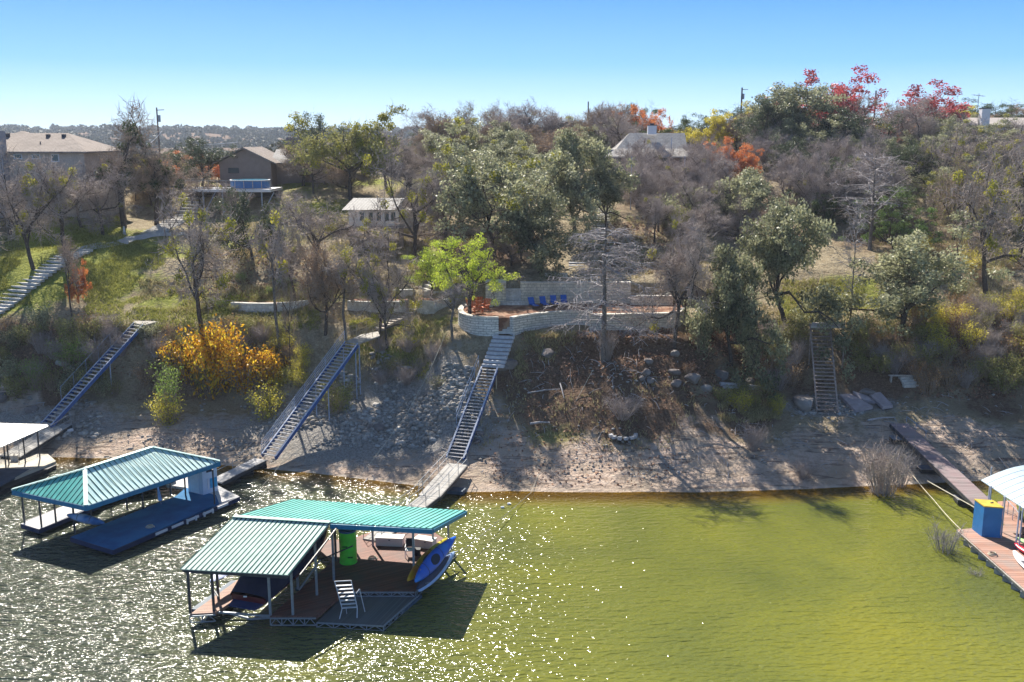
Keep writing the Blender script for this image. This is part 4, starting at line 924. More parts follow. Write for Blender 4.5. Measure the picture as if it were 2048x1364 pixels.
    for k, (u, v, z, lab) in enumerate(((1812,885,None,'black float under the upper end of stranded walkway'), (1870,945,None,'dark float pontoon beside middle of the stranded walkway'), (1945,1005,.1,'open black pontoon where the right walkway meets water'))):
        c = ground(u, v) if z is None else at(u, v, z); t = thing('pontoon', lab, 'float', c, 'pontoons along the stranded walkway')
        MB().box(c+Vector((0,0,.15)), (2.3,1.0,.3), -.1).build('tub', black_tyre, t); MB().box(c+Vector((0,0,.32)), (2.36,1.06,.05), -.1).build('rim', mat('grey pontoon rim', (.2,.21,.24), .7), t)
    # small green bottle, pale cooler in shade
    c = A(2052,1068); MB().box(c+Vector((0,0,.2)), (.5,.4,.4)).build('crate', dark_steel, None, c); tag(bpy.data.objects['crate'], 'dark crate standing behind the kayaks on right dock', 'crate')
right_dock()
# ================= mooring cables
def cable(pts, label, r=.02, m=None, sag=.6):
    P = []
    for a, b in zip(pts[:-1], pts[1:]):
        a, b = Vector(a), Vector(b)
        for k in range(10):
            w = k/10; P.append(a.lerp(b, w)-Vector((0,0,sag*4*w*(1-w))))
    P.append(Vector(pts[-1])); mb = MB().path(P, r, 4); o = mb.build('mooring_cable', m or mat('pale rope', (.5,.46,.36), .8), None, P[0]); tag(o, label, 'cable')
g = lambda u, v, dz=.1: ground(u, v)+Vector((0,0,dz))
def on(u0, v0, u1, v1, n=14, dz=.12): return [g(u0+(u1-u0)*k/n, v0+(v1-v0)*k/n, dz) for k in range(n+1)]
cable([g(1185,755,.5), at(1095,905,1.0), at(1062,985,.1), at(905,1118,.9)], 'long mooring cable from the bare cypress down to the near dock', .022, sag=.05)
cable([g(893,690,1), at(862,735,6.5), at(812,830,3.1), at(722,950,.5)], 'thin steel cable from leaning trunk down rubble slope to water', .022, sag=.05)
cable([g(1815,945,.3), at(1868,1000,.5), at(1925,1062,.7), at(1945,1100,.1)], 'pale rope from mud bank to corner of right dock', .03, sag=.08)
cable([at(660,845,2.1), at(560,930,.5), at(470,1030,.1)], 'slack rope from rubble slope to water beside middle stairs', .018, sag=.1)
cable([at(1855,962,1.0), at(1985,1035,.8)], 'pale pipe rail lying along the lower right walkway', .04, sag=0)
for k, (u, v) in enumerate(((1005,1015), (1018,1008))):
    c = at(u, v, .03); MB().tube(c-Vector((.12,0,0)), c+Vector((.12,0,.02)), .09, 8).build('float_buoy', white_paint, None, c)
    tag(bpy.data.objects['float_buoy'+('' if k == 0 else '.001')], ('small white buoy nearer the dock on mooring cable','small white buoy just off the mooring cable')[k], 'buoy')
# ================= stone walls and terraces
lime = stone('pale limestone blocks', (.74,.72,.66), .7, .21, mort=.035, cm=(.16,.15,.13), var=.2)
lime2 = stone('cream limestone', (.76,.69,.56), .6, .26, mort=.03, cm=(.3,.26,.2), var=.18)
rubst = stone('rough mortared stone', (.62,.61,.57), .42, .3, mort=.035, cm=(.55,.53,.48))
mulch = mat('red brown mulch', (.19,.095,.062), .95, .4, 3.5, .1, c2=(.36,.24,.17), bump=.6)
def wall(name, label, pts, z0, th=.45, m=None, cap=None, cat='wall', par=None, top=None, side=1):
    """pts: top-edge points; wall drops to z0 below each point"""
    mb = MB(); pts = [Vector(p) for p in pts]; ns = []
    for i in range(len(pts)):
        d = (pts[min(i+1, len(pts)-1)]-pts[max(i-1, 0)]); n = Vector((-d.y, d.x, 0)).normalized()*side; ns.append(n)
    rg = []
    for p, n in zip(pts, ns): rg.append([p, p+n*th, p+n*th-Vector((0,0,z0)), p-n*.12-Vector((0,0,z0))])
    mb.loft(rg); t = mb.build(name, m or lime, par, None if par else None)
    if not par: tag(t, label, cat)
    if cap:
        cb = MB(); rg = [[p-n*.05+Vector((0,0,.003)), p+n*(th+.04)+Vector((0,0,.003)), p+n*(th+.04)+Vector((0,0,.08)), p-n*.05+Vector((0,0,.08))] for p, n in zip(pts, ns)]
        cb.loft(rg).build('coping', cap, t)
    return t
def smooth(pts, n=4):
    P = [Vector(p) for p in pts]; o = []
    for i in range(len(P)-1):
        a, b, c, d = P[max(i-1,0)], P[i], P[i+1], P[min(i+2, len(P)-1)]
        for k in range(n):
            t = k/n; o.append(.5*((2*b)+(c-a)*t+(2*a-5*b+4*c-d)*t*t+(3*b-a-3*c+d)*t**3))
    return o+[P[-1]]
capm = mat('pale coping stone', (.6,.57,.51), .85, .15, 3)
ZP = 9.95
FL = smooth([at(945,606,ZP), at(922,612,ZP), at(917,622,ZP), at(925,629,ZP), at(945,634,ZP), at(970,636,ZP), at(997,636,ZP)])
FR = smooth([at(1026,636,ZP), at(1050,632,ZP), at(1080,628,ZP), at(1115,625,ZP), at(1150,624,ZP), at(1184,625,ZP)])
FR2 = smooth([at(1180,630,ZP), at(1220,630,ZP), at(1270,629,ZP), at(1320,628,ZP), at(1350,627,ZP), at(1364,623,ZP), at(1368,617,ZP)])
wall('curved_retaining_wall', 'rounded pale limestone wall left of the stone step flight', FL, 2.3, .4, lime, capm)
wall('curved_retaining_wall', 'pale limestone wall curving right from the stone step flight', FR, 2.3, .4, lime, capm)
wall('curved_retaining_wall', 'long straight limestone wall behind the bare cypress trunk', FR2, 2.3, .4, lime, capm)
patio = [p for p in FL]+[at(1000,636,ZP), at(1026,634,ZP)]+FR+FR2+[at(1360,606,ZP), at(960,603,ZP)]
pm = MB().prism([(p.x, p.y+.15) for p in patio], 8.6, 9.9); o = pm.build('patio', mulch, None); tag(o, 'red brown mulch patio terrace above the curved wall', None, None, 'structure')
# back walls
def blockwall(label, u0, u1, vt, Y, th, zb, m=lime2, name='terrace_wall', ztop=None, cap=True, Y2=None):
    zt = Zof(vt, Y); a = at(u0, vt, zt); b = at(u1, vt, zt); 
    if Y2: 
        zt2 = zt; b = Vector(((u1-1024)/F*depth(Y2, zt), Y2, zt))
    return wall(name, label, [Vector((a.x, Y, zt)), Vector((b.x, Y2 or Y, zt))], zt-zb, th, m, capm if cap else None)
t = blockwall('square cream limestone pillar block at left end of terrace', 971, 1012, 566, 91.8, 1.9, 9.5)
blockwall('low grey stone base wall between pillar block and main wall', 1012, 1042, 580, 92.3, .5, 9.5, rubst)
tw = blockwall('tall cream limestone terrace wall behind the blue loungers', 1041, 1262, 566, 92.4, .5, 9.5)
MB().prism([at(1117,601,9.9), at(1136,601,9.9), at(1136,600.5,9.9)+Vector((0,.3,0)), at(1117,600.5,9.9)+Vector((0,.3,0))], 9.9, 11.25).build('niche_panel', mat('pale plaster panel', (.62,.57,.56), .8, .05), tw)
blockwall('low grey stone kerb wall in front of the terrace', 985, 1062, 603, 91.3, .4, 9.6, rubst, cap=False)
blockwall('front wall of the raised mulch planter at right of terrace', 1262, 1346, 593, 91.4, .35, 9.4)
blockwall('back wall of the raised mulch planter', 1252, 1330, 562, 94.6, .4, 10.4)
blockwall('short side wall closing the right end of planter', 1336, 1346, 588, 91.5, .35, 9.6, Y2=94.3, cap=False)
blockwall('upper stone ledge wall over the terrace steps', 1090, 1135, 549, 96.0, .5, 11.2)
o = MB().prism([at(1262,596,10.55), at(1345,596,10.55), at(1335,578,10.55), at(1252,578,10.55)], 10.0, 10.55).build('planter_soil', mulch, None); tag(o, 'red mulch filling the raised stone planter', None, None, 'structure')
o = MB().prism([at(1014,585,10.8), at(1040,585,10.8), at(1185,560,11.6)+Vector((0,2,0)), at(1000,556,11.6)], 10.2, 10.9).build('upper_patio', mulch, None); tag(o, 'dark mulch upper seating terrace', None, None, 'structure')
# fire pit ring
def ring_pit(name, label, c, r, n, m, h=.35, sz=.3, cat='fire pit'):
    t = thing(name, label, cat, c)
    mb = MB(); 
    for k in range(n):
        a = 6.2832*k/n; mb.box((c.x+r*math.cos(a), c.y+r*math.sin(a), c.z+h/2), (sz*(.8+.4*random.random()), sz, h*(.8+.4*random.random())), a+1.57)
    mb.build('stone_ring', m, t); MB().tube(c+Vector((0,0,-.1)), c+Vector((0,0,.06)), r*.85, 16).build('ash_bed', mat('ash bed', (.06,.055,.05), .95), t); return t
c = at(978,610,ZP); ring_pit('fire_pit', 'round pale stone planter ring beside the orange chairs', c, .9, 14, lime2, .4)
c = ground(1246,874); ring_pit('fire_pit', 'ring of loose grey stones on the muddy shore', c, 1.0, 13, mat('ring stone', (.42,.42,.43), .85, .3, 5), .22, .3)
def adirondack(c, rz, m, label, group):
    t = thing('garden_chair', label, 'chair', c, group); ca, sa = math.cos(rz), math.sin(rz); L = lambda x, y, z: c+Vector((x*ca-y*sa, x*sa+y*ca, z))
    MB().hexa([L(-.3,-.35,.36), L(.3,-.35,.36), L(.28,.25,.26), L(-.28,.25,.26)], [L(-.3,-.35,.4), L(.3,-.35,.4), L(.28,.25,.3), L(-.28,.25,.3)]).build('seat', m, t)
    mb = MB()
    for k in range(5): x = -.24+.12*k; mb.hexa([L(x-.05,.22,.28), L(x+.05,.22,.28), L(x+.05,.26,.28), L(x-.05,.26,.28)], [L(x*1.3-.05,.62,1.05), L(x*1.3+.05,.62,1.05), L(x*1.3+.05,.66,1.05), L(x*1.3-.05,.66,1.05)])
    mb.build('backrest', m, t)
    for sx in (-.36, .36):
        MB().hexa([L(sx-.07,-.42,.56), L(sx+.07,-.42,.56), L(sx+.07,.4,.56), L(sx-.07,.4,.56)], [L(sx-.07,-.42,.6), L(sx+.07,-.42,.6), L(sx+.07,.4,.6), L(sx-.07,.4,.6)]).build('armrest', m, t)
        MB().beam(L(sx,-.34,0), L(sx,-.34,.56), .06, .09).build('leg', m, t); MB().beam(L(sx,-.2,.36), L(sx,.5,0), .05, .1).build('leg', m, t)
orw = mat('orange stained chair wood', (.5,.14,.05), .6, .2, 5)
for (u, v, rz), lab in zip(((945,622,.6), (957,627,.2), (969,622,-.5), (960,614,3.0)), ('orange wooden garden chair furthest left on the rounded patio end', 'orange wooden garden chair nearest the curved wall edge', 'orange wooden garden chair closest to the stone steps', 'orange wooden garden chair with its back to the fire ring')):
    adirondack(at(u, v, ZP-.05), rz, orw, lab, 'orange garden chairs')
def lounger(c, rz, label):
    t = thing('sun_lounger', label, 'sun lounger', c, 'blue sun loungers'); ca, sa = math.cos(rz), math.sin(rz); L = lambda x, y, z: c+Vector((x*ca-y*sa, x*sa+y*ca, z))*.85; bm = mat('royal blue sling', (.02,.11,.42), .6, .12, 3); fm = mat('dark lounger frame', (.03,.03,.05), .5)
    MB().hexa([L(-.33,-1.0,.32), L(.33,-1.0,.32), L(.33,.25,.32), L(-.33,.25,.32)], [L(-.33,-1.0,.36), L(.33,-1.0,.36), L(.33,.25,.36), L(-.33,.25,.36)]).build('seat', bm, t)
    MB().hexa([L(-.33,.25,.33), L(.33,.25,.33), L(.33,.3,.3), L(-.33,.3,.3)], [L(-.33,.75,1.02), L(.33,.75,1.02), L(.33,.79,1.0), L(-.33,.79,1.0)]).build('backrest', bm, t)
    for x in (-.35, .35):
        MB().beam(L(x,-1.0,.33), L(x,.3,.33), .04, .05).build('side_rail', fm, t)
        for y in (-.9, .25): MB().beam(L(x,y,0), L(x,y,.33), .04, .04).build('leg', fm, t)
for (u, v, rz), lab in zip(((1066,615,.35), (1088,613,.25), (1108,611,.12), (1128,610,.05)), ('leftmost of the four blue sun loungers on the patio', 'second of the four blue sun loungers from the left', 'third of the four blue sun loungers from the left', 'rightmost blue sun lounger below the pale niche panel')): lounger(at(u, v, ZP-.05), rz, lab)
pu = mat('pale lilac chair', (.35,.33,.5), .6)
for u, v, lab in ((1030,567,'pale lilac chair left of the small table on upper terrace'), (1043,556,'pale lilac chair behind the small table on upper terrace')):
    b = gY(u, 95.5); adirondack(Vector((b.x, b.y, 10.9)), 0.2, pu, lab, None)
# terrace steps above
zb = gY(1155, 95)
stairs('stone_steps', Vector((gY(1155,95).x, 95, 11.6)), gY(1153,101)+Vector((0,0,.1)), 1.6, 7, 'grey stone steps behind the terrace wall among bare twigs', tm=mat('grey step stone', (.42,.43,.46)), depth_=.5, solid=True)
def groundsteps(u0, v0, u1, v1, n, w, label, m, dep=.4, lift=.1):
    a, b = ground(u0, v0), ground(u1, v1); t = thing('ground_steps', label, 'steps', a); d = b-a; hd = Vector((d.x, d.y, 0)).normalized(); sd = Vector((hd.y, -hd.x, 0)); ang = math.atan2(sd.y, sd.x)
    for i in range(n):
        c = a.lerp(b, (i+.5)/n); z = gz(c.x, c.y)+lift; MB().box((c.x, c.y, z-.1), (w*(.92+.16*random.random()), dep, .24), ang+random.uniform(-.04,.04)).build('step', m, t)
    return t
tie = mat('pale timber step', (.43,.38,.33), .85, .3, 4); stp = mat('stone slab step', (.52,.5,.46), .85, .2, 3)
groundsteps(-40, 640, 168, 500, 24, 2.6, 'broad pale timber steps climbing the left lawn', stp, .5, .12)
groundsteps(753, 664, 828, 612, 10, 1.7, 'timber steps from landing bridge up to the stone terrace', tie, .45)
groundsteps(850, 583, 908, 548, 8, 1.9, 'pale timber steps rising beneath the yellow green willow', stp, .5)
groundsteps(300, 470, 395, 385, 24, 2.6, 'long grey garden steps from the lawn path to pool deck', stp, .45)
groundsteps(1192, 475, 1212, 415, 14, 1.8, 'grey steps under the live oaks left of metal pole', stp, .45)
groundsteps(1853, 395, 1838, 355, 8, 1.3, 'narrow brown steps on the right upper bank', tie, .4)
groundsteps(1795, 640, 1800, 560, 12, 1.4, 'faint pale steps behind the multi trunk live oak', tie, .4)
groundsteps(1822, 775, 1812, 755, 4, 1.3, 'four small grey slab steps in the right brush', stp, .4)
# paths
def path(label, pts, w, m, name='path'):
    P = [ground(u, v) for u, v in pts]; Q = []
    for a, b in zip(P[:-1], P[1:]):
        for k in range(8): Q.append(a.lerp(b, k/8))
    Q.append(P[-1]); V = []; mb = MB()
    for i, p in enumerate(Q):
        d = Q[min(i+1, len(Q)-1)]-Q[max(0, i-1)]; n = Vector((-d.y, d.x, 0)).normalized(); V.append([p+n*w/2, p-n*w/2])
    for r_ in V:
        for q in r_: q.z = gz(q.x, q.y)+.07
    vs = [tuple(q) for r_ in V for q in r_]; mb.add(vs, [(2*i, 2*i+1, 2*i+3, 2*i+2) for i in range(len(V)-1)]); tag(mb.build(name, m), label, None, None, 'structure')
path('pale concrete lawn path below the tan house', [(160,502), (215,490), (262,478), (300,472), (370,468)], 1.4, concrete)
path('pale path on the upper lawn', [(640,335), (760,337), (860,334)], 2.5, concrete, 'road')
path('sandy track right of the cabin', [(835,455), (850,440)], 1.8, concrete)
# middle and left garden terraces
def seatwall(label, px, th, m, cap=None, floor=None, name='garden_wall'):
    """px: (u, v of foot, v of top); the wall is seated on the bank where its foot shows and keeps one level top"""
    B = [ground(u, vb) for u, vb, vt in px]; zt = max(Zof(vt, b.y) for (u, vb, vt), b in zip(px, B)); pts = [Vector((b.x, b.y, zt)) for b in B]
    drop = zt-min(b.z for b in B)+.9; w = wall(name, label, pts, drop, th, m, cap)
    if floor: o = MB().prism([(p.x, p.y+.1) for p in pts]+[(p.x+dx, p.y+dy) for p, dx, dy in ((pts[-1], 0, floor), (pts[0], 0, floor))], zt-1.6, zt-.08).build('terrace_floor', mulch, None); tag(o, 'bare red brown soil terrace', None, None, 'structure')
    return zt
seatwall('pale rough stone wall left of the timber step gap', [(695,620,602), (740,625,605), (790,626,607), (812,626,607)], .4, rubst, None, 4.5)
seatwall('pale rough stone wall right of the timber step gap', [(834,627,609), (868,627,609), (886,617,602), (905,606,596)], .4, rubst, None, 4.0)
seatwall('low stone back wall of the middle terrace', [(786,592,580), (826,594,582)], .4, rubst)
seatwall('low stone wall beside the willow steps', [(848,594,582), (912,596,584)], .4, rubst)
seatwall('grey stone planter wall below the left lawn', [(462,622,607), (495,625,608), (530,626,609), (553,626,610)], .4, rubst, capm, 3.5)
seatwall('thin low stone edging right of grey planter wall', [(555,626,620), (588,622,616), (622,606,600)], .25, rubst)
# ================= buildings
tanw = stone('tan siding', (.58,.49,.41), 6, .2, mort=.012, cm=(.42,.36,.3), var=.06)
shingle = stone('grey brown shingles', (.3,.25,.22), .5, .28, mort=.02, vertical=False, var=.2)
shingle2 = stone('grey shingles', (.4,.38,.36), .5, .28, mort=.02, vertical=False, var=.2)
glassm = mat('window glass', (.05,.09,.1), .12, .2, 1, .6)
def window(root, c, w, h, n=Vector((0,-1,0)), fm=None):
    f = MB(); fw = .09; r = Vector((-n.y, n.x, 0))
    for a, b, ww in ((-1,-1,0),): pass
    f.beam(c-r*w/2+Vector((0,0,-h/2)), c-r*w/2+Vector((0,0,h/2)), fw, .08, n); f.beam(c+r*w/2+Vector((0,0,-h/2)), c+r*w/2+Vector((0,0,h/2)), fw, .08, n)
    f.beam(c-r*(w/2+.04)+Vector((0,0,h/2)), c+r*(w/2+.04)+Vector((0,0,h/2)), .08, fw); f.beam(c-r*(w/2+.06)-Vector((0,0,h/2)), c+r*(w/2+.06)-Vector((0,0,h/2)), .12, fw)
    o = f.build('window', fm or white_paint, root); MB().beam(c-Vector((0,0,h/2)), c+Vector((0,0,h/2)), w-.05, .03, n).build('pane', glassm, o); return o
def hip(mb, x0, x1, y0, y1, ze, zr, rl, ry=None, o=.5):
    """hip roof, ridge along x; rl: inset of ridge ends"""
    x0 -= o; x1 += o; y0 -= o; y1 += o; ry = ry or (y0+y1)/2; e = [(x0,y0,ze),(x1,y0,ze),(x1,y1,ze),(x0,y1,ze)]; r0, r1 = (x0+rl, ry, zr), (x1-rl, ry, zr)
    mb.add([*e, r0, r1, *[(a, b, c-.18) for a, b, c in e]], [(0,1,5,4),(1,2,5),(2,3,4,5),(3,0,4),(6,7,1,0),(7,8,2,1),(8,9,3,2),(9,6,0,3),(9,8,7,6)])
# left tan house
Yh = 115.0; zx = lambda u, Y, Z=20: (u-1024)/F*depth(Y, Z)
hx0, hx1 = zx(-150, Yh), zx(246, Yh+11); ze = Zof(303, Yh); zb = Zof(437, Yh)-.6
t = thing('tan_house', 'large tan sided house with hipped grey brown roof at far left', 'house', (hx0, Yh, zb))
MB().prism([(hx0,Yh),(hx1,Yh),(hx1,Yh+11),(hx0,Yh+11)], zb-1, ze-.05).build('wall', tanw, t)
mb = MB(); hip(mb, hx0+2, hx1, Yh, Yh+11, ze, Zof(266,Yh+5), 4.5); rf = mb.build('roof', shingle, t)
for u, v in ((107,272), (138,272), (27,270)):
    Y = Yh+4.6; MB().box((zx(u, Y), Y-.3, Zof(v, Y)), (.35,.5,.4)).build('roof_vent', dark_steel, rf)
p = Vector((zx(88,Yh+2), Yh+2, Zof(292,Yh+2))); MB().tube(p-Vector((0,0,.3)), p+Vector((0,0,.5)), .07).build('vent_pipe', dark_steel, rf)
for u, v, w, h in ((38,313,.85,.5), (74,313,.85,.5), (112,316,.8,.8)): window(t, Vector((zx(u,Yh,22), Yh-.03, Zof(v,Yh))), w, h)
for u, v, w, h in ((40,372,1.0,1.3), (200,350,.9,1.1), (90,400,1.0,1.2)): window(t, Vector((zx(u,Yh,19), Yh-.03, Zof(v,Yh))), w, h)
cx = zx(-6, Yh-1); MB().prism([(cx-2,Yh-1.2),(cx+1.0,Yh-1.2),(cx+1.0,Yh+.0),(cx-2,Yh+.0)], zb-1, Zof(262,Yh-1)).build('chimney', mat('grey stucco', (.33,.32,.33), .9, .08), t)
mb = MB(); hip(mb, zx(-60,Yh+9), zx(60,Yh+9), Yh+12, Yh+20, Zof(290,Yh+14), Zof(262,Yh+16), 4.0); t2 = thing('rear_wing_house', 'second hipped roof peeking over the tan house ridge', 'house', (zx(0,Yh+12), Yh+12, 18))
mb.build('roof', shingle, t2); MB().prism([(zx(-60,Yh+9),Yh+12.2),(zx(60,Yh+9),Yh+12.2),(zx(60,Yh+9),Yh+19.8),(zx(-60,Yh+9),Yh+19.8)], 17, Zof(290,Yh+14)-.2).build('wall', tanw, t2)
c = Vector((zx(155,Yh-2), Yh-2, Zof(412,Yh-2))); t3 = thing('hanging_panel', 'white cloth panel hanging by the shaded side of tan house', 'panel', c); MB().box(c, (.5,.06,1.0)).build('cloth', white_paint, t3); MB().tube(c-Vector((.3,0,2.5)), c+Vector((-.3,0,.7)), .04).build('pole', dark_steel, t3)
p = ground(249, 470)
t3 = thing('stone_statue', 'small pale garden statue on the lawn path edge', 'statue', p); MB().tube(p, p+Vector((0,0,.35)), .2, 8, .14).build('pedestal', concrete, t3); MB().tube(p+Vector((0,0,.35)), p+Vector((0,0,.75)), .13, 8, .08).tube(p+Vector((0,0,.75)), p+Vector((0,0,.95)), .08, 8, .05).build('figure', white_paint, t3)
# second house with gable, brown
Y = 134.0; x0, xm, x1 = zx(440,Y), zx(525,Y), zx(660,Y); zb = gz(xm, Y)-.5; ze = Zof(325,Y); zr = Zof(298,Y+1)
t = thing('brown_house', 'brown gabled house behind the raised pool deck', 'house', (xm, Y, zb)); wallb = mat('tan brown plaster', (.32,.24,.2), .85, .1, 1.5)
MB().prism([(x0,Y),(xm+1.2,Y),(xm+1.2,Y+9),(x0,Y+9)], zb, ze).build('wall', wallb, t)
gx = (x0+xm+1.2)/2; mb = MB(); mb.add([(x0,Y,ze),(xm+1.2,Y,ze),(gx,Y,zr+.0),(x0,Y+9,ze),(xm+1.2,Y+9,ze),(gx,Y+9,zr)], [(0,1,2),(5,4,3)]); mb.build('gable', wallb, t)
mb = MB(); 
for s, xa in ((-1, x0-.8), (1, xm+2.0)):
    zz = ze-.25; mb.hexa([(xa,Y-.7,zz),(gx,Y-.7,zr+.05),(gx,Y+9.6,zr+.05),(xa,Y+9.6,zz)], [(xa,Y-.7,zz+.18),(gx,Y-.7,zr+.25),(gx,Y+9.6,zr+.25),(xa,Y+9.6,zz+.18)])
mb.build('roof', shingle, t)
window(t, Vector((zx(468,Y), Y-.03, Zof(341,Y))), 1.3, .6, fm=dark_steel)
MB().prism([(xm+1.2,Y+3),(x1,Y+3),(x1,Y+10),(xm+1.2,Y+10)], zb, ze-.2).build('side_wing', wallb, t)
mb = MB(); mb.hexa([(xm+.5,Y+2,ze-.25),(x1+.5,Y+2,ze-.25),(x1+.5,Y+6.5,zr-.3),(xm+.5,Y+6.5,zr-.3)], [(xm+.5,Y+2,ze-.05),(x1+.5,Y+2,ze-.05),(x1+.5,Y+6.5,zr-.1),(xm+.5,Y+6.5,zr-.1)]); mb.build('wing_roof', shingle2, t)
MB().box((zx(588,Y+6), Y+6, Zof(293,Y+6)), (1.6,1.0,2.4)).build('chimney', mat('grey brick chimney', (.25,.21,.22), .9), t)
# pool deck
Yd = 124.0; zd = Zof(379,Yd); xa, xb = zx(362,Yd), zx(540,Yd); t = thing('pool_deck', 'raised white pool deck on stilts with pale railing', 'deck', (xa, Yd, zd))
MB().prism([(xa,Yd),(xb,Yd),(xb,Yd+6.5),(xa,Yd+6.5)], zd-.3, zd).build('platform', mat('pale deck slab', (.66,.66,.68), .7, .06), t)
MB().box(((xa+xb)/2, Yd-.03, zd-.15), (xb-xa+.1, .06, .34)).build('fascia', white_paint, t)
railing(t, (xa,Yd+.1,zd), (xb,Yd+.1,zd), 1.05, 10, pale_wood, (.1,1.0), r=.045); railing(t, (xa,Yd+.1,zd), (xa,Yd+6,zd), 1.05, 4, pale_wood, (.1,1.0), r=.045)
for u in (402,441,476,520):
    x = zx(u,Yd); z0 = gz(x, Yd+.5)-.4; MB().tube((x,Yd+.5,z0), (x,Yd+.5,zd-.3), .1).build('stilt', pale_rail, t); MB().beam((x,Yd+.5,max(z0,zd-3)), (x+1.5,Yd+.5,zd-.4), .1,.1).build('brace', pale_rail, t)
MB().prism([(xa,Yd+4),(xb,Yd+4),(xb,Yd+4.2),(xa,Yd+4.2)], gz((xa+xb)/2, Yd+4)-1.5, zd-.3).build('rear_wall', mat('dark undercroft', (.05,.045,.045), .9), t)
c = Vector((zx(500,Yd+3.4), Yd+3.4, zd)); t = thing('swimming_pool', 'round bright blue above ground pool on the white deck', 'pool', c); n = 24
MB().tube(c, c+Vector((0,0,1.0)), 2.4, n).build('pool_wall', mat('pool blue wall', (.05,.17,.4), .4, .1), t); MB().tube(c+Vector((0,0,1.0)), c+Vector((0,0,1.06)), 2.5, n).build('rim', white_paint, t); MB().tube(c+Vector((0,0,1.0)), c+Vector((0,0,1.075)), 2.3, n).build('water', mat('pool water', (.1,.4,.6), .08, .1), t)
for u in (384,400):
    c = Vector((zx(u,Yd+3), Yd+3, zd)); t = thing('patio_table', ('left' if u == 384 else 'right')+' of two dark square tables at the pool deck end', 'table', c); MB().box(c+Vector((0,0,1.15)), (.9,.9,.06)).build('tabletop', dark_steel, t)
    for sx in (-.35,.35): MB().tube(c+Vector((sx,0,0)), c+Vector((sx,0,1.12)), .04).build('leg', dark_steel, t)
# small cabin
Y = 108.0; x0, x1 = zx(690,Y), zx(792,Y); zt_ = Zof(418,Y); zb = Zof(452,Y); t = thing('garden_cabin', 'small white cabin on posts with pale metal roof and dark windows', 'cabin', (x0, Y, zb))
cw = mat('cabin white boards', (.78,.77,.73), .8, .1, 3); gb = gz((x0+x1)/2, Y)
MB().prism([(x0+.3,Y),(x1+.2,Y),(x1+.2,Y+4.5),(x0+.3,Y+4.5)], zb, zt_).build('wall', cw, t)
mb = MB(); roof_panel(mb, (x0-.3,Y-.7,zt_-.05), (x1-.1,Y-.7,zt_-.05), (x1+.5,Y+4.4,Zof(396,Y+4.4)), (x0+.2,Y+4.4,Zof(396,Y+4.4)), 16, rw=.03); mb.build('roof', [mat('pale cabin roof', (.3,.29,.28), .75, .25, 3, .15), mat('cabin roof seam', (.4,.38,.36), .5)], t)
for u in (722,740,756,772,785): window(t, Vector((zx(u,Y), Y-.03, Zof(433,Y))), .55, 1.0)
MB().prism([(x1+.25,Y+.3),(x1+1.7,Y+.3),(x1+1.7,Y+4),(x1+.25,Y+4)], zb, zt_-.1).build('porch', mat('glazed porch', (.35,.33,.28), .6), t)
for u in (700,735,770,800):
    x = zx(u,Y); MB().box((x, Y+.2, (gb+zb)/2-.4), (.5,.5,zb-gb+.8)).build('pier', mat('tan stone pier', (.3,.25,.2), .9, .2, 3), t)
MB().prism([(x0,Y-.3),(x1+1.8,Y-.3),(x1+1.8,Y+4.5),(x0,Y+4.5)], zb-.22, zb-.004).build('floor_frame', mat('grey floor frame', (.2,.2,.2), .8), t)
# right hip roofed house
Y = 140.0; x0, x1 = zx(1212,Y,23), zx(1402,Y,23); ze = Zof(313,Y); zb = gz((x0+x1)/2, Y)-.5; t = thing('stone_house', 'house with broad grey hipped roof and white chimney on the ridge', 'house', ((x0+x1)/2, Y, zb))
MB().prism([(x0+.8,Y+.8),(x1-.8,Y+.8),(x1-.8,Y+10),(x0+.8,Y+10)], zb, ze-.1).build('wall', stone('pink tan stone', (.33,.26,.24), .6, .3), t)
mb = MB(); zm = Zof(297,Y+2.6); zr = Zof(266,Y+5.5); xm0, xm1 = zx(1243,Y,24), zx(1376,Y,24)
mb.add([(x0,Y,ze),(x1,Y,ze),(x1,Y+11,ze),(x0,Y+11,ze),(xm0-.4,Y+2.6,zm),(xm1+.4,Y+2.6,zm),(xm1+.4,Y+8.4,zm),(xm0-.4,Y+8.4,zm),(zx(1266,Y),Y+5.5,zr),(zx(1380,Y),Y+5.5,zr),(x0,Y,ze-.2),(x1,Y,ze-.2),(x1,Y+11,ze-.2),(x0,Y+11,ze-.2)],
 [(0,1,5,4),(1,2,6,5),(2,3,7,6),(3,0,4,7),(4,5,9,8),(5,6,9),(6,7,8,9),(7,4,8),(10,11,1,0),(11,12,2,1),(12,13,3,2),(13,10,0,3),(13,12,11,10)])
rf = mb.build('roof', shingle2, t); c = Vector((zx(1301,Y+4.6), Y+4.4, Zof(260,Y+4.4))); MB().box(c, (1.2,.9,1.2)).build('chimney', white_paint, t); MB().box(c+Vector((0,0,.75)), (.6,.5,.35)).box(c+Vector((0,0,.64)), (1.3,1.0,.08)).build('chimney_cap', dark_steel, t)
MB().tube((zx(1340,Y+2), Y+1.5, Zof(300,Y+1.5)), (zx(1340,Y+2), Y+1.5, Zof(275,Y+1.5)), .05).build('antenna_pole', pale_rail, rf)
for u in (1235,1270,1300,1330,1365): window(t, Vector((zx(u,Y+.8), Y+.77, Zof(322,Y+.8))), .9, 1.1, fm=dark_steel)
x2 = zx(1196,Y+4); MB().prism([(x2,Y+3),(x0+1,Y+3),(x0+1,Y+8),(x2,Y+8)], zb, Zof(303,Y+3)).build('side_wing', mat('pale cream wing', (.5,.47,.42), .8), t); MB().prism([(x2-.3,Y+2.6),(x0+1.4,Y+2.6),(x0+1.4,Y+8.4),(x2-.3,Y+8.4)], Zof(303,Y+3), Zof(303,Y+3)+.25).build('wing_roof', shingle2, t)
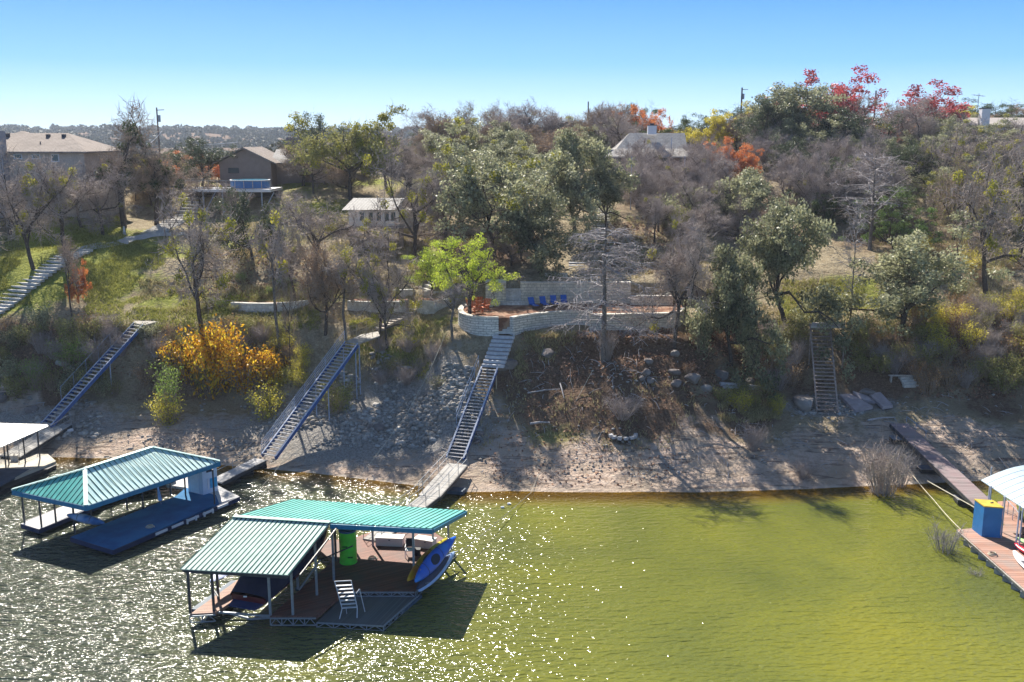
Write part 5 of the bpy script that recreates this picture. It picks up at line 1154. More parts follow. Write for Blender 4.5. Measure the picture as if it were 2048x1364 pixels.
# far right white house
Y = 150.0; x0, x1 = zx(1930,Y,26), zx(2110,Y,26); zt_ = Zof(252,Y); zb = gz(x0, Y)-2; t = thing('white_house', 'white house with tall chimney and low brown roof at far right', 'house', (x0, Y, zb))
MB().prism([(x0,Y),(x1,Y),(x1,Y+9),(x0,Y+9)], zb-2, zt_-.1).build('wall', mat('cool white stucco', (.62,.65,.72), .8, .06), t)
mb = MB(); mb.hexa([(x0-.5,Y-.8,zt_-.1),(x1,Y-.8,zt_-.1),(x1,Y+5,Zof(238,Y+5)),(x0+.3,Y+5,Zof(238,Y+5))], [(x0-.5,Y-.8,zt_+.12),(x1,Y-.8,zt_+.12),(x1,Y+5,Zof(238,Y+5)+.2),(x0+.3,Y+5,Zof(238,Y+5)+.2)]); mb.build('roof', mat('brown white roof', (.4,.36,.33), .7, .1, 1), t)
c = Vector((zx(1957,Y-1), Y-1.2, 0)); MB().prism([(c.x-.6,c.y-.5),(c.x+.6,c.y-.5),(c.x+.6,c.y+.5),(c.x-.6,c.y+.5)], zb-2, Zof(218,Y-1)).build('chimney', white_paint, t); MB().box((c.x, c.y, Zof(216.5,Y-1)), (1.3,1.1,.12)).build('chimney_cap', dark_steel, t)
for u, v in ((1985,300), (2010,290), (2030,320)): window(t, Vector((zx(u,Y,23), Y-.03, Zof(v,Y))), 1.4, 1.3, fm=dark_steel)
# rooftop pavilion in the distance
Y = 185.0; c = Vector((zx(878,Y,27), Y, Zof(277,Y))); t = thing('hill_pavilion', 'small flat roofed lookout pavilion on the skyline left of oaks', 'pavilion', c); MB().box(c+Vector((0,0,-2.0)), (4.2,3,4.4)).build('base', mat('pinkish block wall', (.42,.33,.3), .9), t)
for sx in (-.9,.9):
    for sy in (-.7,.7): MB().box(c+Vector((sx,sy,.85)), (.16,.16,1.35)).build('post', dark_steel, t)
MB().box(c+Vector((0,0,1.6)), (2.8,2.2,.18)).build('roof', mat('grey flat roof', (.35,.36,.38), .7), t)
# poles
def pole(label, u, vt, Y, r=.13, arm=True, cat='utility pole', m=None, base=None):
    b = gY(u, Y) if base is None else base; z1 = Zof(vt, b.y); t = thing('utility_pole' if cat == 'utility pole' else 'metal_pole', label, cat, b); MB().tube(b-Vector((0,0,.5)), (b.x, b.y, z1), r, 8, r*.75).build('mast', m or bark_grey, t)
    if arm: MB().beam((b.x-.1,b.y,z1-.35), (b.x+1.0,b.y,z1-.3), .09, .09).build('crossarm', bark_grey, t); MB().tube((b.x+.25,b.y,z1-1.9), (b.x+.25,b.y,z1-1.0), .2, 8).build('transformer', steel, t)
    return t
pole('dark utility pole rising behind the mistletoe tree at left', 324, 215, 138); pole('wooden utility pole on the skyline beside the large live oak', 1479, 175, 172, .17); pole('bare wooden pole right of the crimson maple', 1745, 181, 178, .17, False); pole('short pole top above the bare ridge trees', 1175, 203, 190, .15, False)
pole('slim pale metal pole before the shaded thicket left of stone house', 1260, 312, 0, .055, False, 'pole', pale_rail, ground(1261,420))
pole('thin pale flue pole in the thicket under stone house', 1367, 312, 0, .05, False, 'pole', pale_rail, ground(1367,400))
b = gY(1948, 160); t = thing('roof_antenna', 'thin television antenna on the skyline above the white chimney', 'antenna', b); z1 = Zof(187,160); MB().tube(b, (b.x, b.y, z1), .04).build('mast', dark_steel, t); mb = MB()
for k in range(5): mb.tube((b.x-.9+.4*k, b.y-.6, z1-.2-.05*k), (b.x-.9+.4*k, b.y+.6, z1-.2-.05*k), .025)
mb.tube((b.x-1,b.y,z1-.2), (b.x+1,b.y,z1-.4), .03).build('elements', dark_steel, t)
cable([Vector((zx(375,136),136,Zof(290,136))), Vector((zx(480,134),134,Zof(284,134)))], 'thin white service wire running to the brown house roof', .03, white_paint, sag=.1)
cable([Vector((zx(330,136),136,Zof(262,136))), Vector((zx(262,118),118,Zof(308,118)))], 'pale wire sagging from the utility pole to tan house', .03, white_paint, sag=.5)
# shore slabs and debris
slabm = mat('pinkish concrete slab', (.36,.3,.3), .9, .2, 2)
for px, lab in ((((1737,798),(1760,793),(1785,820),(1765,822)), 'tilted pinkish slab furthest right beside the wooden stairs'), (((1677,800),(1700,797),(1745,822),(1710,828)), 'long concrete slab at the foot of the wooden stairs'), (((1705,790),(1735,800),(1750,812),(1718,806)), 'smaller broken slab lying between the two larger slabs')):
    pts = [ground(u, v)+Vector((0,0,.35)) for u, v in px]; c = sum(pts, Vector())/4; mb = MB(); mb.hexa([q-Vector((0,0,.25)) for q in pts], pts); tag(mb.build('concrete_slab', slabm, None, c), lab, 'slab', 'broken slabs by the wooden stairs')
c = ground(1800, 765)+Vector((0,0,.5)); t = thing('plank_bench', 'pale plank bench frame half hidden in right bank brush', 'bench', c); MB().box(c, (2.0,.3,.08)).build('seat', pale_wood, t)
for sx in (-.8,.8): MB().box(c+Vector((sx,0,-.3)), (.1,.3,.6)).build('leg', pale_wood, t)
def log(u0, v0, u1, v1, r, m, lab, dz=.15):
    a, b = ground(u0, v0)+Vector((0,0,dz)), ground(u1, v1)+Vector((0,0,dz)); m_ = (a+b)/2+Vector((0,0,.08)); tag(MB().tube(a, m_, r, 7, r*.85).tube(m_, b, r*.85, 7, r*.5).build('log', m, None, a), lab, 'log')
log(1440,772,1532,781,.2,bark_pale,'long bleached drift log below the large bushy oak'); log(1446,779,1515,783,.12,bark_pale,'thinner bleached log lying against the long drift log'); log(1060,852,1100,850,.1,bark_pale,'short pale branch on the mud near the mooring cable'); log(115,733,150,745,.28,bark_pale,'broken grey log in brush beside the leftmost blue stairs')
log(1735,845,1790,838,.08,bark_pale,'thin driftwood stick left of the stranded walkway'); log(1055,790,1120,782,.06,bark_pale,'curved thin branch on the shaded slope'); log(1120,770,1128,800,.06,bark_pale,'forked pale branch standing on shaded slope'); log(1368,650,1400,672,.15,bark_dark,'dark fallen trunk right of the patio wall end')
# ================= trees one can single out
T = tree
T('bare_mist', 70, 540, 318, 150, 'bare tree with yellow green clumps at left edge before the tan house')
T('bare', 130, 500, 325, 190, 'bare mauve twigged tree with forked pale trunk before the tan house wall')
T('bare', 20, 470, 350, 130, 'bare brown tree cut by the left edge of photo')
T('bare', 205, 470, 350, 110, 'bare tree leaning in the deep shade beside the tan house corner')
T('tall_mist', 250, 455, 236, 125, 'tall tree with dark mistletoe balls over the tan house roof')
T('tall_mist', 312, 450, 236, 115, 'tall mistletoe filled tree in front of the dark utility pole')
T('yellow', 297, 385, 312, 75, 'small bright yellow tree between the two tall mistletoe trees')
T('orange', 325, 380, 325, 60, 'faint orange tree behind the tall mistletoe tree')
T('dark_oak', 405, 372, 274, 130, 'dark spreading evergreen behind the left end of pool deck', pick=0)
T('bare_mist', 408, 668, 405, 190, 'large bare tree with grey trunk standing above the golden shrub', pick=0)
T('dark_oak', 505, 520, 380, 135, 'dark bushy evergreen oak below the pool deck', pick=1)
T('oak_olive', 700, 400, 220, 200, 'tall rounded oak full of olive yellow mistletoe clumps on the skyline', pick=0)
T('dark_oak', 655, 380, 226, 130, 'dark green crown showing behind the olive mistletoe oak', Y=150)
T('bare', 775, 380, 262, 110, 'bare crooked tree leaning right from the olive mistletoe oak')
T('bare_mist', 825, 525, 318, 160, 'bare tree with straight dark trunk at right end of the cabin')
T('sapling', 560, 720, 430, 95, 'thin tall leafless tree right of the grey planter wall')
T('sapling', 582, 775, 560, 40, 'very thin bare trunk rising beside the golden shrub', rot=1)
T('bare', 628, 545, 395, 150, 'bare tree with reddish forked trunk left of the cabin', pick=1)
T('bare', 590, 600, 470, 90, 'slender bare tree on the lawn above the grey planter wall')
T('brown', 650, 672, 500, 110, 'leaning tree with last orange brown leaves beside middle terrace', pick=0)
T('sapling', 693, 680, 500, 90, 'thin bare tree before the left end of rough terrace wall')
T('bare_mist', 755, 680, 480, 130, 'thick trunked leaning tree before the rough terrace wall', pick=1)
T('bare_mist', 776, 700, 535, 95, 'smooth grey trunked tree crossing the timber steps')
T('sapling', 735, 545, 455, 110, 'grey twiggy tree sprawling below the cabin')
T('sapling', 150, 665, 480, 80, 'bare leaning tree with reddish leaves beside the pale timber steps')
T('orange', 158, 610, 520, 40, 'small sapling with pinkish orange leaves left of the lawn')
T('bare', 885, 505, 375, 110, 'bare tree leaning left on the sunlit slope behind the willow')
T('willow', 935, 655, 472, 135, 'bright yellow green willow with leaning trunk left of the curved wall', pick=0)
T('willow', 862, 600, 500, 110, 'smaller yellow green willow lobe over the pale steps')
T('sapling', 905, 680, 560, 90, 'dark crooked leaning trunk below the willow crown')
T('sapling', 948, 612, 500, 50, 'thin dark trunk pair at left end of the patio')
T('oak_mist', 985, 520, 245, 240, 'broad live oak dotted with yellow mistletoe behind the willow', pick=0)
T('live_oak', 1078, 545, 378, 185, 'dense silver green live oak directly behind the patio wall', pick=0)
T('live_oak', 1150, 470, 262, 190, 'rounded live oak left of the stone house roof', pick=1)
T('live_oak', 1212, 455, 335, 120, 'low live oak over the grey steps by the slim metal pole', pick=2)
T('oak_mist', 920, 440, 300, 140, 'grey green oak at the left shoulder of the broad live oak', pick=1)
T('cypress', 1206, 722, 445, 285, 'leafless silver cypress with layered branches before the patio', pick=0)
T('bare', 1348, 695, 465, 150, 'straight pinkish trunk bare tree at right end of curved wall', pick=0)
T('bare', 1369, 630, 440, 125, 'second bare tree just behind the pinkish trunked one', pick=2)
T('bare', 1395, 640, 540, 80, 'small crooked bare tree right of the mulch planter')
T('live_oak', 1462, 728, 495, 185, 'bushy live oak hanging over the bluff right of the patio', pick=1)
T('oak_shrub', 1400, 700, 610, 90, 'low leafy skirt at the left foot of the bluff oak', cat='shrub')
T('oak_shrub', 1505, 740, 640, 80, 'low leafy skirt at the right foot of the bluff oak', cat='shrub')
T('live_oak', 1572, 645, 398, 205, 'tall live oak with dark single trunk left of the wooden stairs', pick=2)
T('live_oak', 1805, 668, 455, 285, 'pale multi trunk live oak right of the wooden stairs', pick=0)
T('cypress_up', 1738, 500, 310, 290, 'silver leafless cypress with long upswept limbs behind the pale oak', pick=0)
T('cypress_up', 1700, 655, 400, 130, 'thinner silver cypress standing by the wooden stair landing', pick=0, rot=1.3)
T('juniper', 1790, 500, 378, 150, 'bright green juniper behind the silver cypress')
T('live_oak', 1475, 470, 338, 165, 'grey green oak in the thicket below the orange oak', pick=1)
T('orange', 1452, 365, 276, 75, 'vivid orange oak right of the stone house')
T('orange', 1492, 365, 292, 60, 'smaller dull orange oak right of the vivid orange one')
T('yellow', 1432, 330, 222, 100, 'yellow tree on the skyline right of stone house roof', Y=160)
T('cedar', 1370, 320, 232, 90, 'dark cedar on the skyline above the stone house ridge', Y=172)
T('orange', 1268, 300, 214, 80, 'orange leaved tree behind the stone house chimney', Y=168)
T('orange', 1305, 300, 222, 75, 'amber leaved tree just right of the stone house chimney', Y=170)
T('cedar', 1290, 300, 208, 70, 'small dark crown poking up behind the orange leaved tree', Y=182)
T('live_oak', 1590, 330, 168, 215, 'huge grey green live oak dominating the right skyline', Y=150, pick=2)
T('dark_oak', 1530, 330, 195, 110, 'shaded left shoulder oak of the huge skyline oak', Y=146)
T('dark_oak', 1680, 370, 210, 150, 'dark shaded oak right of the huge skyline oak', Y=142)
T('red', 1655, 300, 150, 165, 'crimson maple topping the huge skyline oak', Y=170)
T('sapling', 1722, 300, 190, 60, 'thin leafless tree between the crimson and scarlet maples', Y=160)
T('bare', 1790, 370, 205, 170, 'large brown bare tree before the scarlet maple', Y=146, pick=1)
T('red', 1850, 320, 178, 175, 'scarlet and rust maple behind the large brown bare tree', Y=160)
T('orange', 1830, 330, 240, 80, 'rust orange tree under the scarlet maple', Y=150)
T('cedar', 1960, 280, 200, 110, 'dark evergreen behind the tall white chimney', Y=180)
T('yellow', 1925, 290, 215, 80, 'yellow green tree left of the white chimney', Y=172)
T('brown', 1905, 480, 325, 130, 'grey tree with thick straight trunk on the right upper bank', pick=1)
T('bare_mist', 1975, 590, 330, 190, 'large spreading bare tree with yellow mistletoe at right', pick=0)
T('bare_mist', 2035, 520, 290, 150, 'mistletoe clumped tree cut by the right edge of photo', pick=1)
T('olive_shrub', 2030, 470, 380, 120, 'yellow green leafy bush at the right edge', cat='shrub')
T('bare_mist', 1950, 400, 268, 120, 'mistletoe dotted tree before the white house', pick=1)
T('bare', 2010, 400, 270, 120, 'grey bare tree in front of white house wall', pick=0)
T('gold_shrub', 425, 775, 662, 135, 'large golden orange shrub on the left bluff', cat='shrub', pick=0)
T('gold_shrub', 492, 775, 695, 125, 'golden yellow shrub right of the largest one', cat='shrub', pick=1)
T('gold_shrub', 372, 755, 680, 95, 'orange tipped shrub left of the largest golden shrub', cat='shrub', pick=1)
T('gold_shrub', 548, 775, 705, 80, 'smaller golden shrub nearest the middle blue stairs', cat='shrub', pick=0)
T('yellow_shrub', 535, 838, 775, 85, 'lemon yellow shrub low on the rubble left of middle stairs', cat='shrub')
T('green_shrub', 340, 840, 725, 60, 'feathery yellow green sapling clump before the golden shrubs', cat='shrub', pick=1)
T('yellow_shrub', 335, 850, 790, 80, 'pale yellow shrub at the foot of the feathery clump', cat='shrub')
T('olive_shrub', 672, 825, 765, 80, 'yellow and green shrub under the middle blue stairs', cat='shrub')
T('green_shrub', 135, 740, 678, 60, 'bright feathery green bush left of the leftmost stairs', cat='shrub', pick=1)
T('green_shrub', 168, 735, 682, 70, 'feathery green bush touching the leftmost stair rail', cat='shrub', pick=0)
T('green_shrub', 72, 780, 715, 60, 'feathery green bush low at the left edge', cat='shrub')
T('yellow_shrub', 1555, 832, 795, 36, 'bright yellow green tuft beside the wooden stair foot', cat='shrub')
T('yellow_shrub', 1480, 820, 785, 60, 'yellowish tuft below the bleached drift log', cat='shrub')
T('bare_shrub', 1765, 1000, 885, 105, 'leafless mauve shrub growing at the water edge by right walkway', cat='shrub')
T('grey_shrub', 1800, 975, 900, 70, 'smaller pale leafless shrub behind the water edge shrub', cat='shrub')
b = at(1888, 1118, -.5); plant('grey_shrub', b, 2.4, 2.6, 'pale leafless shrub standing in the green water', None, 'shrub')
b = at(1950, 1165, -.5); plant('grey_shrub', b, .95, 1.1, 'tiny twig tips breaking the water near right dock', None, 'shrub')
T('bare_shrub', 1608, 958, 925, 62, 'tangled brush pile on the mud near right shore', cat='brush pile')
T('bare_shrub', 1245, 840, 792, 95, 'dark brush heap on the shaded slope above fire ring', cat='brush pile')
T('bare_shrub', 1505, 900, 850, 60, 'small brush heap at foot of the right brush slope', cat='brush pile')
T('bare_shrub', 1215, 718, 660, 50, 'pale twiggy growth around the base of the patio cypress', cat='shrub')
# groups of woodland nothing tells apart
def scatter(kinds, n, u0, u1, v0, v1, hpx, wpx, label, group, Y=None, cat='tree', taper=.0, dmin=2.2):
    pts = []; tries = 0
    while len(pts) < n and tries < n*30:
        tries += 1; u = random.uniform(u0, u1); 
        if Y: b = gY(u, random.uniform(*Y))
        else: b = ground(u, random.uniform(v0, v1))
        if any((b.x-x)**2+(b.y-y)**2 < dmin**2 for x, y in pts): continue
        pts.append((b.x, b.y)); D = depth(b.y, b.z); k = random.choice(kinds); s = random.uniform(.8, 1.2)
        h = hpx*s/F*D; w = wpx*random.uniform(.8, 1.2)/F*D; plant(k, b, h, w, label, group, cat)
scatter(['thicket','thicket','bare'], 12, 1255, 1480, 345, 420, 75, 100, 'mauve leafless tree in the thicket below the stone house', 'bare thicket below the stone house')
scatter(['thicket','bare','brown'], 8, 1290, 1500, 425, 505, 75, 95, 'leafless tree in the lower thicket above the mulch planter', 'bare thicket above the planter')
scatter(['olive_shrub','oak_shrub'], 4, 1330, 1420, 430, 480, 60, 55, 'yellow green bush inside the mauve thicket', 'green bushes inside the thicket', cat='shrub')
scatter(['thicket','bare','brown'], 11, 1560, 1760, 345, 440, 85, 110, 'leafless tree on the shaded right hillside', 'bare trees on the shaded right hillside')
scatter(['cedar','dark_oak','live_oak'], 12, 1540, 1850, 330, 400, 80, 100, 'dark evergreen in the shaded right ravine', 'evergreens in the right ravine')
scatter(['bare','bare_mist','brown'], 11, 1820, 2070, 330, 470, 100, 120, 'grey leafless tree on the right hillside before the white house', 'bare trees before the white house')
scatter(['live_oak','bare','brown'], 6, 1840, 1930, 290, 330, 70, 90, 'small tree below the scarlet maple', 'trees below the scarlet maple')
scatter(['bare','brown','live_oak','bare'], 22, 860, 1240, 0, 0, 95, 120, 'tree on the central skyline behind the broad live oak', 'central ridge trees', Y=(150,172))
scatter(['oak_mist','live_oak'], 5, 900, 1200, 340, 420, 110, 150, 'live oak packed behind the broad mistletoe oak', 'oaks behind the broad live oak', dmin=3)
scatter(['brown','bare','cedar','yellow'], 12, 1230, 1500, 0, 0, 75, 100, 'autumn tree on the skyline behind stone house', 'trees behind the stone house', Y=(158,178))
scatter(['cedar','live_oak','brown','cedar'], 14, 1500, 2090, 0, 0, 62, 110, 'tree filling the far right ridge line', 'far right ridge trees', Y=(165,200))
scatter(['bare','brown','bare_mist'], 6, 560, 700, 365, 410, 70, 95, 'leafless tree in shade below the brown house', 'bare trees below the brown house')
scatter(['bare'], 5, 805, 880, 350, 420, 65, 90, 'bare tree on the slope right of the cabin roof', 'bare trees right of the cabin')
scatter(['bare','brown','cedar'], 9, 760, 900, 0, 0, 50, 90, 'small tree lining the road on the far lawn', 'trees along the far road', Y=(150,190))
scatter(['cedar','brown','orange'], 7, 340, 470, 0, 0, 45, 80, 'low tree behind the pool deck and brown house', 'trees behind the pool deck', Y=(146,175))
scatter(['bare','brown'], 5, 265, 350, 380, 420, 50, 60, 'short bare tree between tan house and garden steps', 'short trees beside garden steps')
scatter(['bare','sapling'], 3, 330, 560, 400, 470, 70, 80, 'bare tree on the slope below the pool deck', 'bare trees below the pool deck')
scatter(['bare','sapling'], 3, 800, 880, 440, 500, 70, 80, 'leafless tree on the sunny slope right of cabin', 'leafless trees beside the sandy track')
scatter(['bare','brown'], 4, 960, 1060, 500, 545, 55, 75, 'bare tree in dark undergrowth left behind the patio', 'bare trees behind pillar block')
scatter(['live_oak','dark_oak'], 9, 1560, 1900, 300, 360, 80, 120, 'grey green oak filling the slope under the skyline oak', 'oaks under the huge skyline oak', dmin=3)
scatter(['live_oak','oak_mist'], 6, 1880, 2070, 300, 420, 90, 120, 'leafy oak among bare trees before the white house', 'oaks before the white house', dmin=3)
scatter(['thicket','brown'], 6, 1500, 1700, 300, 345, 70, 110, 'brown twigged tree at the foot of the skyline oak', 'brown trees under the skyline oak', dmin=3)
scatter(['cedar','dark_oak','thicket'], 6, 1630, 1780, 415, 470, 80, 100, 'shaded tree filling the slope behind the silver cypress', 'shaded trees behind the silver cypress', dmin=3)
T('bare_mist', 165, 455, 335, 110, 'bare tree screening the middle of the tan house wall')
# bank brush
scatter(['brown_shrub','bare_shrub','rust_shrub','olive_shrub','yellow_shrub'], 46, 1830, 2060, 625, 790, 42, 60, 'tangled autumn brush bush on the far right bank', 'brush on the far right bank', cat='shrub', dmin=.9)
scatter(['brown_shrub','bare_shrub','olive_shrub'], 18, 1712, 1830, 665, 750, 36, 50, 'brush bush right of the brown wooden stairs', 'brush right of the wooden stairs', cat='shrub', dmin=.9)
scatter(['bare_shrub','olive_shrub','brown_shrub'], 14, 1525, 1596, 675, 780, 40, 50, 'dark brush bush left of the brown wooden stairs', 'brush left of the wooden stairs', cat='shrub', dmin=.9)
scatter(['brown_shrub','olive_shrub'], 7, 1440, 1560, 790, 825, 28, 40, 'low dry bush on the bank below the bluff oak', 'dry bushes below the bluff oak', cat='shrub', dmin=.9)
scatter(['oak_shrub','brown_shrub','olive_shrub','bare_shrub'], 26, -10, 250, 660, 800, 40, 58, 'mixed brush bush on the bluff left of blue stairs', 'brush left of the leftmost stairs', cat='shrub', dmin=.9)
scatter(['brown_shrub','olive_shrub','oak_shrub','bare_shrub'], 24, 290, 560, 670, 780, 36, 55, 'olive brown bush among the golden shrubs on the bluff', 'brush among the golden shrubs', cat='shrub', dmin=.9)
scatter(['brown_shrub','rust_shrub','yellow_shrub'], 9, 530, 620, 700, 790, 32, 48, 'rusty bush crowding left side of middle blue stairs', 'rusty bushes by the middle stairs', cat='shrub', dmin=.8)
scatter(['bare_shrub','brown_shrub'], 8, 760, 930, 690, 780, 30, 48, 'purple brown twiggy bush at top of the rubble slope', 'twiggy bushes above the rubble', cat='shrub', dmin=.9)
scatter(['olive_shrub','green_shrub'], 12, 330, 640, 560, 640, 16, 28, 'small green tussock bush on the left lawn slope', 'tussocks on the left lawn slope', cat='shrub', dmin=1)
scatter(['bare_shrub','brown_shrub'], 10, 840, 1000, 500, 560, 30, 48, 'twiggy bush behind the willow and pillar block', 'twiggy bushes behind willow', cat='shrub', dmin=1)
scatter(['olive_shrub','brown_shrub','yellow_shrub'], 12, 1800, 2050, 500, 620, 30, 45, 'yellowish bush on grassy right slope above the brush', 'bushes on the grassy right slope', cat='shrub', dmin=1)
scatter(['rust_shrub','brown_shrub'], 8, 1370, 1480, 660, 760, 20, 34, 'reddish low bush right of the pinkish trunk', 'reddish bushes by the bluff oak', cat='shrub', dmin=.8)
# ================= stones
def stone_mesh(name, P, R, m, seed=3):
    r_ = np.random.default_rng(seed); ph = (1+5**.5)/2
    ico = np.array([(-1,ph,0),(1,ph,0),(-1,-ph,0),(1,-ph,0),(0,-1,ph),(0,1,ph),(0,-1,-ph),(0,1,-ph),(ph,0,-1),(ph,0,1),(-ph,0,-1),(-ph,0,1)])/1.9
    fc = np.array([(0,11,5),(0,5,1),(0,1,7),(0,7,10),(0,10,11),(1,5,9),(5,11,4),(11,10,2),(10,7,6),(7,1,8),(3,9,4),(3,4,2),(3,2,6),(3,6,8),(3,8,9),(4,9,5),(2,4,11),(6,2,10),(8,6,7),(9,8,1)])
    n = len(P); a = r_.random(n)*6.28; sc_ = np.stack([.8+.5*r_.random(n), .6+.5*r_.random(n), .4+.4*r_.random(n)], 1)*R[:, None]
    V = ico[None]*(1+.5*(r_.random((n, 12, 1))-.5))*sc_[:, None]; ca, sa = np.cos(a)[:, None], np.sin(a)[:, None]
    V = np.stack([V[..., 0]*ca-V[..., 1]*sa, V[..., 0]*sa+V[..., 1]*ca, V[..., 2]], -1)+P[:, None]
    return npmesh(name, V.reshape(-1, 3), (np.arange(n)[:, None, None]*12+fc[None]).reshape(-1, 3), m, tone=np.repeat(r_.random(n), 20))
rockm = NT('rubble stone'); a_ = rockm.n('ShaderNodeAttribute', attribute_name='tone'); rockm.base(rockm.mix(rockm.noise(4, 4, rockm.pos()), rockm.ramp(a_.outputs['Fac'], [(.1, (.16,.15,.14)), (.6, (.36,.35,.33)), (1, (.62,.6,.57))]), (.3,.27,.23)), .9, .15); rockm = rockm.m
def spread(n, u0, u1, v0, v1, lo, hi, pw=2.5, keep=None):
    P = []; R = []
    a = [ground(u, v) for u, v in ((u0,v0),(u1,v0),(u1,v1),(u0,v1))]
    w0 = rng.random(n); w1 = rng.random(n); A = np.array([list(q) for q in a])
    X = (A[0]*(1-w0)[:, None]+A[1]*w0[:, None])*(1-w1)[:, None]+(A[3]*(1-w0)[:, None]+A[2]*w0[:, None])*w1[:, None]
    m = fbm(X[:, 0], X[:, 1], 2.5, 3, 77) > (keep if keep is not None else -1)
    X = X[m]; r = lo+(hi-lo)*rng.random(len(X))**pw; X[:, 2] = hfun(X[:, 0], X[:, 1])+r*.1; return X, r
sets = [spread(3200, 680, 960, 745, 880, .06, .34, 2.5, -.12), spread(1500, 540, 800, 830, 900, .06, .26, 2.5, -.1), spread(900, 400, 640, 790, 900, .06, .32, 3, 0), spread(1100, 0, 200, 790, 880, .06, .4, 3, .0), spread(900, 960, 1400, 740, 960, .04, .16, 3, .05), spread(900, 1450, 2060, 790, 950, .04, .16, 3, .0), spread(500, 740, 900, 690, 760, .06, .3, 3, .05), spread(500, 1590, 1730, 795, 830, .05, .25, 2.5, -.2), spread(900, 200, 560, 870, 925, .04, .16, 3, .1)]
P_ = np.concatenate([s[0] for s in sets]); R_ = np.concatenate([s[1] for s in sets]); o = link('rubble', stone_mesh('rubble', P_, R_, rockm)); tag(o, 'pale limestone rubble strewn down the bank', None, None, 'stuff')
def boulder(u, v, r, label, group):
    b = ground(u, v); R = np.random.default_rng(int(u*7+v)); bm = bmesh.new(); bmesh.ops.create_icosphere(bm, subdivisions=3, radius=1)
    co_ = np.array([q.co[:] for q in bm.verts]); k = 9; N = unit(R.normal(size=(k, 3))); D = .55+.3*R.random(k)
    for n_, d_ in zip(N, D):
        e = co_@n_-d_; co_ = co_-np.maximum(e, 0)[:, None]*n_[None]*.92
    co_ += (fbm(co_[:, 0]*2+u, co_[:, 1]*2+co_[:, 2]*1.7, .8, 3, 5)*.09)[:, None]*unit(co_)
    co_ = co_*np.array([1.05, .8, .7])*r*.8+np.array([0, 0, r*.12])
    for q, c in zip(bm.verts, co_): q.co = c
    m = bpy.data.meshes.new('boulder'); bm.to_mesh(m); bm.free(); m.materials.append(rockm2)
    o = bpy.data.objects.new('boulder', m); C.objects.link(o); o.location = b; o.rotation_euler = (0, 0, R.random()*6.28); tag(o, label, 'boulder', group)
rockm2 = mat('boulder stone', (.2,.175,.165), .95, .3, 1.5, .1, c2=(.3,.275,.255), bump=.8, bscale=5)
for u, v, r in ((1297,725,.55),(1292,748,.6),(1300,765,.5),(1285,758,.38)): boulder(u, v, r, 'shaded boulder in the vertical cluster under the long limestone wall', 'boulder cluster under the wall')
for u, v, r, lab in ((1350,712,.6,'pale boulder at the foot of the pinkish trunk'),(1348,748,.7,'squarish boulder below the pinkish trunk'),(1353,770,.7,'grey boulder lowest in line under pinkish trunk'),(1385,762,.9,'large flat boulder crossed by a trunk shadow'),(1442,752,.95,'large brown boulder under the bluff oak'),(1475,765,.9,'boulder just right of the large brown one'),(1412,782,.7,'split grey boulder near the bleached logs'),(1095,712,.9,'lone grey boulder in shade right of the stone steps'),(1002,738,.8,'white boulder beside the head of the right blue stairs'),(1020,732,1.0,'brown boulder behind the white one by the stone steps'),(757,858,.75,'large white boulder at lower edge of the rubble'),(742,857,.5,'smaller white boulder left of the large white one'),(958,872,.6,'pale block boulder right of the right blue stairs'),(955,885,.5,'lower pale block boulder by the right blue stairs'),(62,822,.8,'grey boulder at the left edge rubble'),(5,800,.9,'rounded boulder cut by the left edge'),(1500,770,.8,'boulder half under the bluff oak skirt'),(1608,812,1.5,'broad pale rock shelf left of the wooden stair foot'),(1735,788,.9,'bluish rock behind the concrete slabs'),(1322,930,.35,'small stone alone on the mud right of fire ring'),(1798,915,.45,'white stone beside stranded walkway'),(1810,918,.4,'second white stone nearer the stranded walkway')): boulder(u, v, r, lab, None)
# ================= grass tufts and leaf litter (stuff)
def tufts(name, label, n, regions, hgt, m, seed=5):
    r_ = np.random.default_rng(seed); X = []
    for u0, u1, v0, v1, w in regions:
        k = int(n*w); A = np.array([list(ground(u, v)) for u, v in ((u0,v0),(u1,v0),(u1,v1),(u0,v1))]); a = r_.random(k)[:, None]; b = r_.random(k)[:, None]
        q = (A[0]*(1-a)+A[1]*a)*(1-b)+(A[3]*(1-a)+A[2]*a)*b; q = q[fbm(q[:, 0], q[:, 1], 3, 3, seed) > -.08]; X.append(q)
    X = np.concatenate(X); X[:, 2] = hfun(X[:, 0], X[:, 1]); k = 4; P = np.repeat(X, k, 0); n = len(P); P[:, :2] += r_.normal(size=(n, 2))*.12
    P[:, 2] = hfun(P[:, 0], P[:, 1])-.02
    a = r_.random(n)*6.28; h = hgt*(.4+r_.random(n)); w = .035; d = np.stack([np.cos(a), np.sin(a), 0*a], 1); tip = P+np.stack([r_.normal(size=n)*.4*h, r_.normal(size=n)*.4*h, h], 1)
    V = np.stack([P-d*w, P+d*w, tip], 1).reshape(-1, 3); me = npmesh(name, V, np.arange(3*n).reshape(n, 3), m, tone=np.repeat(r_.random(len(X)), k))
    tag(link(name, me), label, None, None, 'stuff')
dryg = leafmat('dry grass', (.25,.2,.09), (.6,.52,.28), .8, .2, .3); grg = leafmat('lawn grass', (.17,.19,.035), (.52,.5,.14), .7, .25, .35)
tufts('dry_grass', 'dry tan grass tufts over the banks', 30000, [(400,900,440,560,.3),(280,900,560,700,.25),(1030,1150,665,760,.05),(1450,1700,560,680,.06),(1750,2050,440,640,.2),(960,1400,760,900,.02),(1250,1450,440,560,.1),(180,560,640,680,.05),(1440,1560,790,840,.04)], .28, dryg)
